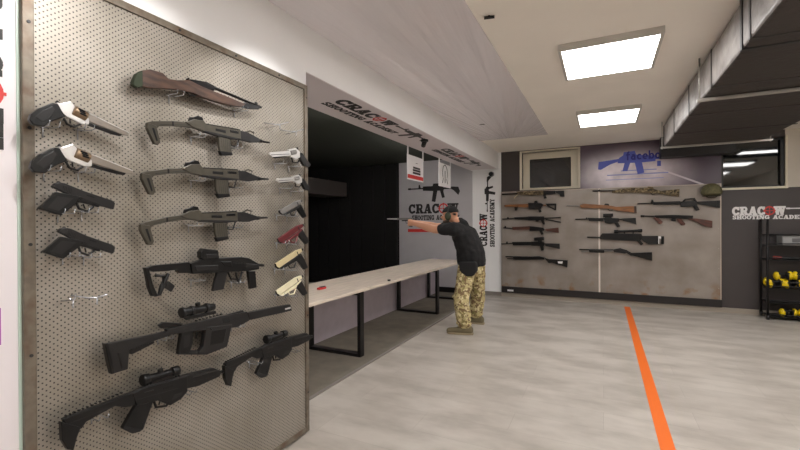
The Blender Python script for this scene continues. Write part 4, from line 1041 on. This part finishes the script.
# hanging lane signs
def lane_sign(y0, y1, z0, z1, label, kind):
    x = -2.46; t = thing('lane_sign', label, 'sign', (x, (y0 + y1) / 2, ZB), 'hanging lane signs'); L = t.location
    MB(L).box((x - .004, y0, z0), (x + .004, y1, z1)).obj('sign_plate', M['plastic'], t, bevel=.001)
    for y in (y0 + .015, y1 - .015): MB(L).box((x + .002, y - .018, z1 - .04), (x + .0075, y + .018, ZB)).obj('hanging_strip', M['plastic'], t)
    xx = x + .0042; W = y1 - y0; up = (0, 0, 1); rt = (0, 1, 0)
    if kind == 0:
        MB(L).box((xx, y0 + .01, z0 + .02), (xx + .0015, y1 - .01, z0 + .075)).obj('red_band', M['lred'], t)
        MB(L).box((xx, y0 + W * .32, z0 + .095), (xx + .0015, y0 + W * .80, z0 + .125)).box((xx, y0 + W * .32, z0 + .135), (xx + .0015, y0 + W * .80, z0 + .165)).box((xx, y0 + W * .34, z0 + .172), (xx + .0015, y0 + W * .78, z0 + .2)).obj('black_print', M['lblack'], t)
        MB(L).box((xx, y0 + W * .5, z0 + .255), (xx + .0015, y0 + W * .62, z0 + .262)).obj('small_mark', M['lblack'], t)
    else:
        c = Vector((xx, (y0 + y1) / 2, (z0 + z1) / 2 + .02)); pts = []
        for i in range(17):
            a = PI * 1.25 - i / 16 * PI * 1.5
            pts.append(c + Vector((0, math.cos(a) * .12, .02 + math.sin(a) * .14)))
        pts = [c + Vector((0, -.13, -.16))] + pts + [c + Vector((0, .13, -.16))]
        MB(L).tube(pts, .007, 6).obj('target_outline', M['lblack'], t)
        MB(L).tube([c + Vector((0, 0, -.15)), c + Vector((0, 0, .06))], .008, 6).obj('target_mark', M['lblack'], t)
lane_sign(5.25 - .05, 5.80 - .03, 2.125, 2.48, 'hanging white lane sign with red band and black print, nearer one', 0)
lane_sign(6.48 - .05, 7.10 - .08, 2.13, 2.53, 'hanging white lane sign with a black rounded target outline, farther one', 1)
p = at(421, 140.5, Z=ZB - .01)
sp_ = thing('spot_lamp', 'small black spot fitting under the beam above the nearer hanging sign', 'lamp', (p.x + .05, p.y, ZB))
MB(sp_.location).tube([(p.x + .05, p.y, ZB - .006), (p.x + .05, p.y, ZB - .03)], .05, 16).obj('lamp_base', M['bplast'], sp_)
MB(sp_.location).tube([(p.x + .05, p.y, ZB - .03), (p.x + .01, p.y + .05, ZB - .075)], .03, 16).obj('lamp_head', M['bplast'], sp_)
p = at(491, 174, Y=YW - .05)
dc = thing('dome_camera', 'small dark dome camera under the end of the beam on the white pier', 'camera', (p.x, YW, p.z))
MB(dc.location).tube([(p.x, YW - .001, p.z), (p.x, YW - .05, p.z)], [.055, .05], 18).obj('mount', M['bgrey'], dc)
MB(dc.location).ball((p.x, YW - .06, p.z), .048).obj('dome', M['lens'], dc)

# ------------------------------------------------------------------ shelf cart at the right
sh = thing('wire_shelf', 'black metal shelf rack on casters cut by the right edge below the white lettering', 'shelf', (2.85, 8.2, 0))
SX0, SX1, SY0, SY1 = 2.26, 3.30, 8.12, 8.42
L = sh.location
zs = lambda py: at(785, py, Y=8.14).z
ztop = at(765, 219, Y=8.3).z
for x in (SX0, SX1):
    for y in (SY0, SY1): MB(L).tube([(x, y, .07), (x, y, ztop)], .016, 10).obj('post', M['steel_b'], sh)
levels = [zs(245.5), zs(260), zs(288.5), zs(303), zs(317)]
for z in levels:
    s_ = MB(L); s_.box((SX0 + .01, SY0, z - .012), (SX1 - .01, SY1, z))
    s_.tube([(SX0, SY0, z + .03), (SX1, SY0, z + .03)], .008, 8); s_.obj('shelf_board', M['steel_b'], sh, bevel=.002)
MB(L).tube([(SX0, SY0, zs(235)), (SX1, SY0, zs(235))], .01, 8).tube([(SX0, SY1, zs(235)), (SX1, SY1, zs(235))], .01, 8).obj('top_rail', M['steel_b'], sh)
for x in (SX0, SX1):
    for y in (SY0, SY1):
        c = MB(L); c.tube([(x - .015, y, .035), (x + .015, y, .035)], .035, 16); c.box((x - .02, y - .01, .035), (x + .02, y + .01, .085)); c.obj('caster', M['bplast'], sh)
bx = thing('storage_box', 'grey box with dark print on the top shelf of the rack', 'box', (2.85, 8.1, levels[0]))
MB(bx.location).box((2.44, 8.14, levels[0] + .001), (3.0, 8.38, levels[0] + .15)).obj('box_body', M['boxgrey'], bx, bevel=.008)
MB(bx.location).box((2.55, 8.136, levels[0] + .05), (2.85, 8.14, levels[0] + .11)).obj('dark_print', mat('print_grey', (90, 90, 92), .5), bx)
for i in range(9): MB(bx.location).box((2.5 + i * .05, 8.135, levels[0] + .02), (2.515 + i * .05, 8.14, levels[0] + .035)).obj('vent_slot', M['bplast'], bx)
tr = thing('red_tool', 'red and black object lying on the second shelf of the rack', 'tool', (2.5, 8.1, levels[1]))
MB(tr.location).tube([(2.34, 8.18, levels[1] + .03), (2.44, 8.19, levels[1] + .03), (2.52, 8.20, levels[1] + .025)], [.026, .022, .016], 12).obj('tool_body', mat('dull_red', (140, 50, 40), .5), tr)
MB(tr.location).tube([(2.44, 8.18, levels[1] + .03), (2.72, 8.19, levels[1] + .022)], .02, 12).obj('tool_handle', M['bplast'], tr)
def earmuff(c, rz, label, s=1.0):
    t = thing('ear_defenders', label, 'ear defenders', c, 'yellow ear defenders'); t.rotation_euler = (random.uniform(-.2, .2), random.uniform(-.1, .1), rz); t.scale = (s,) * 3
    for sx in (-1, 1):
        me = MB(); me.ball((sx * .062, 0, .05), (.032, .045, .052)); link_o = me.obj('ear_cup', M['yellow'], t); link_o.location = (0, 0, 0)
        me = MB(); me.ball((sx * .036, 0, .05), (.016, .042, .048)); o_ = me.obj('cushion', M['bplast'], t); o_.location = (0, 0, 0)
    me = MB(); me.tube([(.075 * math.cos(a), -.045 * math.sin(a) - .0, .055 + .02 * math.sin(a)) for a in [i * PI / 12 for i in range(13)]], .008, 8)
    o_ = me.obj('headband', M['bplast'], t); o_.location = (0, 0, 0)
z = levels[2]
pos = [(2.45, 8.10, z, .2, 'leftmost at the front of the middle shelf'), (2.66, 8.10, z, -.3, 'second from the left at the front of the middle shelf'), (2.87, 8.10, z, .1, 'cut by the picture edge on the middle shelf'),
       (2.46, 8.26, z, -.2, 'leftmost of those behind on the middle shelf'), (2.67, 8.26, z, .5, 'behind the second of the front row on the middle shelf'),
       (2.56, 8.16, z + .115, .1, 'on top of the heap, left on the middle shelf'), (2.77, 8.17, z + .115, -.2, 'on top of the heap near the picture edge')]
for x, y, zz, rz, l in pos: earmuff((x - .07, y + .09, zz + .001), rz, 'yellow and black ear defenders ' + l, 1.3)
z = levels[4]
for x, rz, l in ((2.58, .15, 'at the left of the lowest shelf'), (2.79, -.2, 'nearer the picture edge on the lowest shelf')): earmuff((x - .05, 8.2, z + .001), rz, 'yellow and black ear defenders ' + l, 1.2)

# ------------------------------------------------------------------ the shooter
def remesh(o, vox, smooth=6, noise_=0, nscale=.12):
    r = o.modifiers.new('r', 'REMESH'); r.mode = 'VOXEL'; r.voxel_size = vox; r.use_smooth_shade = True
    s_ = o.modifiers.new('s', 'SMOOTH'); s_.factor = .6; s_.iterations = smooth
    if noise_:
        tx = bpy.data.textures.new('folds', 'CLOUDS'); tx.noise_scale = nscale
        d_ = o.modifiers.new('d', 'DISPLACE'); d_.texture = tx; d_.strength = noise_; d_.mid_level = .5
PC = Vector((-1.70, 5.5, 0))
man = thing('person', 'person in black cap, black T-shirt and camouflage trousers aiming a pistol over the far table', 'person', PC)
def J(px, py, y): return at(px, py, Y=y)
Yn, Yf, Ym = 5.36, 5.92, 5.62        # near leg, far leg, middle
hipN, hipF = J(467, 270, 5.5), J(476, 268, 5.78)
pel = J(472, 260, 5.64)
kneeN = J(461, 299, 5.34); ankN = J(464, 325, 5.34)
kneeF = J(478, 294, 5.92); ankF = J(476, 315, 5.98)
waist = J(470.5, 251, 5.62); chest = J(464.5, 234, 5.58); neck0 = J(459, 223, 5.56); neck1 = J(454.5, 219.5, 5.54); head = J(449.5, 215.5, 5.53)
shN = J(454.5, 229, 5.38); shF = J(457, 227, 5.76)
hand = J(411, 222.5, 5.56)
elN = J(435, 229.5, 5.42); elF = J(437, 227, 5.68)
wrN = hand + Vector((.06, -.035, -.01)); wrF = hand + Vector((.05, .03, .0))
print('person', 'hip', hipN, 'head', head, 'hand', hand, 'sh', shN)
b = MB()
b.hull([(pel, (.12, .15, .10)), (waist, (.11, .14, .09))]); b.hull([(waist, (.11, .14, .09)), (chest, (.12, .17, .11))]); b.hull([(chest, (.12, .16, .1)), (neck0, (.08, .1, .06))])
b.hull([(neck0, .062), (neck1, .058)]); b.hull([(neck1, .056), (head + Vector((.01, 0, -.03)), .06)])
for h_, k_, a_ in ((hipN, kneeN, ankN), (hipF, kneeF, ankF)): b.hull([(h_, .085), (k_, .06)]); b.hull([(k_, .058), (a_, .042)])
for s_, e_, w_ in ((shN, elN, wrN), (shF, elF, wrF)):
    b.hull([(s_, .07), (e_, .058)]); b.hull([(e_, .058), (e_.lerp(w_, .3), .058)]); b.hull([(e_.lerp(w_, .3), .058), (w_, .036)])
# head: skull, jaw, nose, ears, brow
hd = head
b.ball(hd + Vector((.012, 0, .02)), (.108, .082, .105)); b.hull([(hd + Vector((-.045, 0, -.05)), (.055, .055, .05)), (hd + Vector((-.01, 0, -.01)), (.08, .07, .07))])
b.hull([(hd + Vector((-.098, 0, .0)), .012), (hd + Vector((-.118, 0, -.028)), .016)])
b.hull([(hd + Vector((-.078, -.03, .018)), .018), (hd + Vector((-.078, .03, .018)), .018)])
b.hull([(hd + Vector((-.092, -.015, -.058)), .010), (hd + Vector((-.092, .015, -.058)), .010)])
for sy in (-1, 1): b.ball(hd + Vector((.015, sy * .082, -.005)), (.02, .012, .032))
# hands: palms and fingers closed around the grip
gd = Vector((-1, 0, 0))
for w_, sy in ((wrN, -1), (wrF, 1)):
    pm = hand + Vector((.015, sy * .022, -.005))
    b.hull([(w_, .035), (pm, (.044, .02, .05))])
    for i, (ln, dz) in enumerate(((.050, .028), (.056, .006), (.052, -.016), (.042, -.037))):
        k0 = pm + Vector((-.022, sy * .010, dz)); k1 = k0 + Vector((-.026, -sy * .004, 0)); k2 = k1 + Vector((-.010, -sy * .026, -.002)); k3 = k2 + Vector((.014, -sy * .012, 0))
        b.hull([(k0, .0115), (k1, .011)]); b.hull([(k1, .011), (k2, .010)]); b.hull([(k2, .010), (k3, .009)])
    t0 = pm + Vector((.012, -sy * .006, .036)); t1 = t0 + Vector((-.03, -sy * .002, .012)); t2 = t1 + Vector((-.03, 0, .0))
    b.hull([(t0, .012), (t1, .0105)]); b.hull([(t1, .0105), (t2, .0085)])
bo = b.obj('body', M['skin'], man); remesh(bo, .008, 3)
# trousers
b = MB()
b.hull([(pel + Vector((0, 0, .0)), (.145, .185, .09)), ((hipN + hipF) / 2 + Vector((.01, 0, -.02)), (.150, .19, .10))])
for h_, k_, a_, fw in ((hipN, kneeN, ankN, -1), (hipF, kneeF, ankF, 1)):
    b.hull([(h_ + Vector((0, 0, .02)), (.135, .115, .12)), (h_.lerp(k_, .5), (.118, .10, .1))]); b.hull([(h_.lerp(k_, .5), (.118, .10, .1)), (k_, (.105, .09, .09))])
    b.hull([(k_, (.108, .09, .07)), (a_.lerp(k_, .35), (.105, .088, .08))]); b.hull([(a_.lerp(k_, .35), (.1, .085, .08)), (a_ + Vector((.0, 0, .0)), (.092, .078, .05))])
    for i in range(3): q_ = a_ + Vector((0, 0, .02 + i * .055)); b.ball(q_, (.112 - i * .003, .092, .024))
    b.ball(k_ + Vector((-.02, 0, .03)), (.11, .09, .03))
o = b.obj('trousers', M['camop'], man); remesh(o, .012, 3, .02, .07)
# T-shirt
b = MB()
hemc = J(471.5, 264, 5.64)
b.hull([(hemc, (.20, .215, .045)), (waist + Vector((.0, 0, .0)), (.205, .215, .09))])
b.hull([(waist, (.205, .215, .09)), (chest + Vector((-.0, 0, 0)), (.185, .225, .12))])
b.hull([(chest, (.18, .225, .11)), (neck0 + Vector((.035, 0, -.05)), (.11, .15, .05))])
b.hull([(neck0 + Vector((.015, 0, .0)), .076), (neck0 + Vector((.035, 0, -.05)), .11)])
b.hull([(shN, .095), (shF, .095), (chest + Vector((0, 0, .03)), (.15, .2, .09))])
for s_, e_ in ((shN, elN), (shF, elF)): b.hull([(s_, .095), (s_.lerp(e_, .62), .082)])
o = b.obj('t_shirt', M['shirt'], man); remesh(o, .011, 4, .028, .10)
# print across the shoulders
pr = chest + Vector((.145, -.10, .13))
# shoes
for a_, tw in ((ankN, .22), (ankF, .05)):
    d_ = Vector((-math.cos(tw), -math.sin(tw), 0)); base = Vector((a_.x, a_.y, 0))
    s_ = MB(); s_.hull([(base - d_ * .075 + Vector((0, 0, .062)), (.05, .048, .06)), (base + d_ * .06 + Vector((0, 0, .055)), (.055, .05, .052))])
    s_.hull([(base + d_ * .06 + Vector((0, 0, .05)), (.055, .05, .048)), (base + d_ * .19 + Vector((0, 0, .042)), (.05, .048, .038))])
    s_.hull([(base + Vector((0, 0, .06)), .052), (base + Vector((0, 0, .12)), .055)])
    o = s_.obj('shoe', M['shoe'], man); remesh(o, .009, 3)
    so_ = MB(); nn = Vector((-d_.y, d_.x, 0))
    so_.prism([base + d_ * u_ + nn * v_ for u_, v_ in ((-.125, -.035), (-.06, -.05), (.1, -.05), (.2, -.045), (.238, 0), (.2, .045), (.1, .05), (-.06, .05), (-.125, .035))], (0, 0, .025))
    q_ = so_.obj('sole', mat('tan_sole', (150, 136, 108), .7), man, bevel=.006)
# cap
c_ = MB()
g_ = bmesh.ops.create_uvsphere(c_.bm, u_segments=24, v_segments=16, radius=1, matrix=Matrix.Translation(hd + Vector((.014, 0, .032))) @ Matrix.Rotation(-.12, 4, 'Y') @ Matrix.Diagonal((.122, .096, .108, 1)))
zc_ = hd.z + .03
bmesh.ops.delete(c_.bm, geom=[v for v in c_.bm.verts if v.co.z < zc_], context='VERTS')
cap = c_.obj('cap', M['shirt'], man, smooth=True); so = cap.modifiers.new('s', 'SOLIDIFY'); so.thickness = .006
c_ = MB(); br_ = []
for i in range(13):
    a = PI / 2 + PI * i / 12; br_.append(hd + Vector((-.07 + .115 * math.cos(a), .082 * math.sin(a), .030 + .02 * math.cos(a) * -1 * -.6)))
c_.prism(br_, (0, 0, .007)); c_.obj('cap_brim', M['shirt'], cap, bevel=.002)
# ear defenders on the head
for sy in (-1, 1): MB().hull([(hd + Vector((.012, sy * .100, -.012)), (.048, .024, .062)), (hd + Vector((.012, sy * .122, -.012)), (.038, .012, .05))]).obj('ear_cup', mat('earmuff_green', (52, 60, 40), .4), man, smooth=True)
MB().tube([hd + Vector((.012, .108 * math.cos(a), .0 + .152 * math.sin(a))) for a in [i * PI / 14 for i in range(15)]], .008, 8).obj('headband', M['bplast'], man)
# hair, beard, eyes
MB().hull([(hd + Vector((.062, 0, .02)), (.056, .072, .03)), (hd + Vector((.062, 0, .0)), (.052, .064, .03))]).obj('hair', M['hair'], man, smooth=True)
MB().hull([(hd + Vector((-.066, 0, -.088)), (.036, .045, .03)), (hd + Vector((-.02, 0, -.07)), (.04, .066, .03))]).obj('beard', mat('greying_beard', (104, 92, 84), .9), man, smooth=True)
for sy in (-1, 1): MB().ball(hd + Vector((-.086, sy * .033, .004)), .011).ball(hd + Vector((-.094, sy * .033, .004)), .005, 1).obj('eye', [M['lwhite'], M['lblack']], man)
# belt pouch
hp = J(468.5, 268, 5.42)
MB().prism([hp + Vector((a, -.06, b)) for a, b in ((-.13, .08), (.12, .09), (.13, -.02), (.08, -.10), (-.03, -.12), (-.11, -.04))], (0, .09, 0)).obj('holster_pouch', M['shirt'], man, bevel=.02)
# pistol in hands
hg = thing('pistol', 'pistol with bright steel slide held out in both hands of the shooter', 'pistol', hand)
def HG(x, z): return hand + Vector((x, 0, z))
def pris(pts, ht): return MB(hand).prism([HG(x, z) + Vector((0, -ht, 0)) for x, z in pts], (0, 2 * ht, 0))
pris([(.035, .035), (.035, .07), (-.22, .07), (-.225, .04), (-.02, .035)], .014).obj('slide', M['grey'], hg, bevel=.003)
pris([(-.225, .045), (-.225, .066), (-.40, .066), (-.40, .05)], .012).obj('barrel_extension', M['silver'], hg, bevel=.003)
pris([(.03, .036), (-.15, .036), (-.15, .022), (-.02, .02), (-.03, -.06), (.02, -.065)], .013).obj('grip_frame', M['gun3'], hg, bevel=.003)
MB(hand).tube([HG(-.03, .02), HG(-.04, -.01), HG(-.08, -.01), HG(-.09, .022)], .004, 8).obj('trigger_guard', M['gun2'], hg)
# pale print on the back of the shirt
bp_ = MB()
ba = chest + Vector((.155, 0, .10))

# ------------------------------------------------------------------ render settings
wd = bpy.data.worlds.new('world'); S.world = wd; wd.use_nodes = True
wd.node_tree.nodes['Background'].inputs[0].default_value = (.02, .02, .022, 1)
vs = S.view_settings; vs.view_transform = 'Standard'; vs.look = 'None'; vs.gamma = 1; vs.use_curve_mapping = False; vs.exposure = 0.95
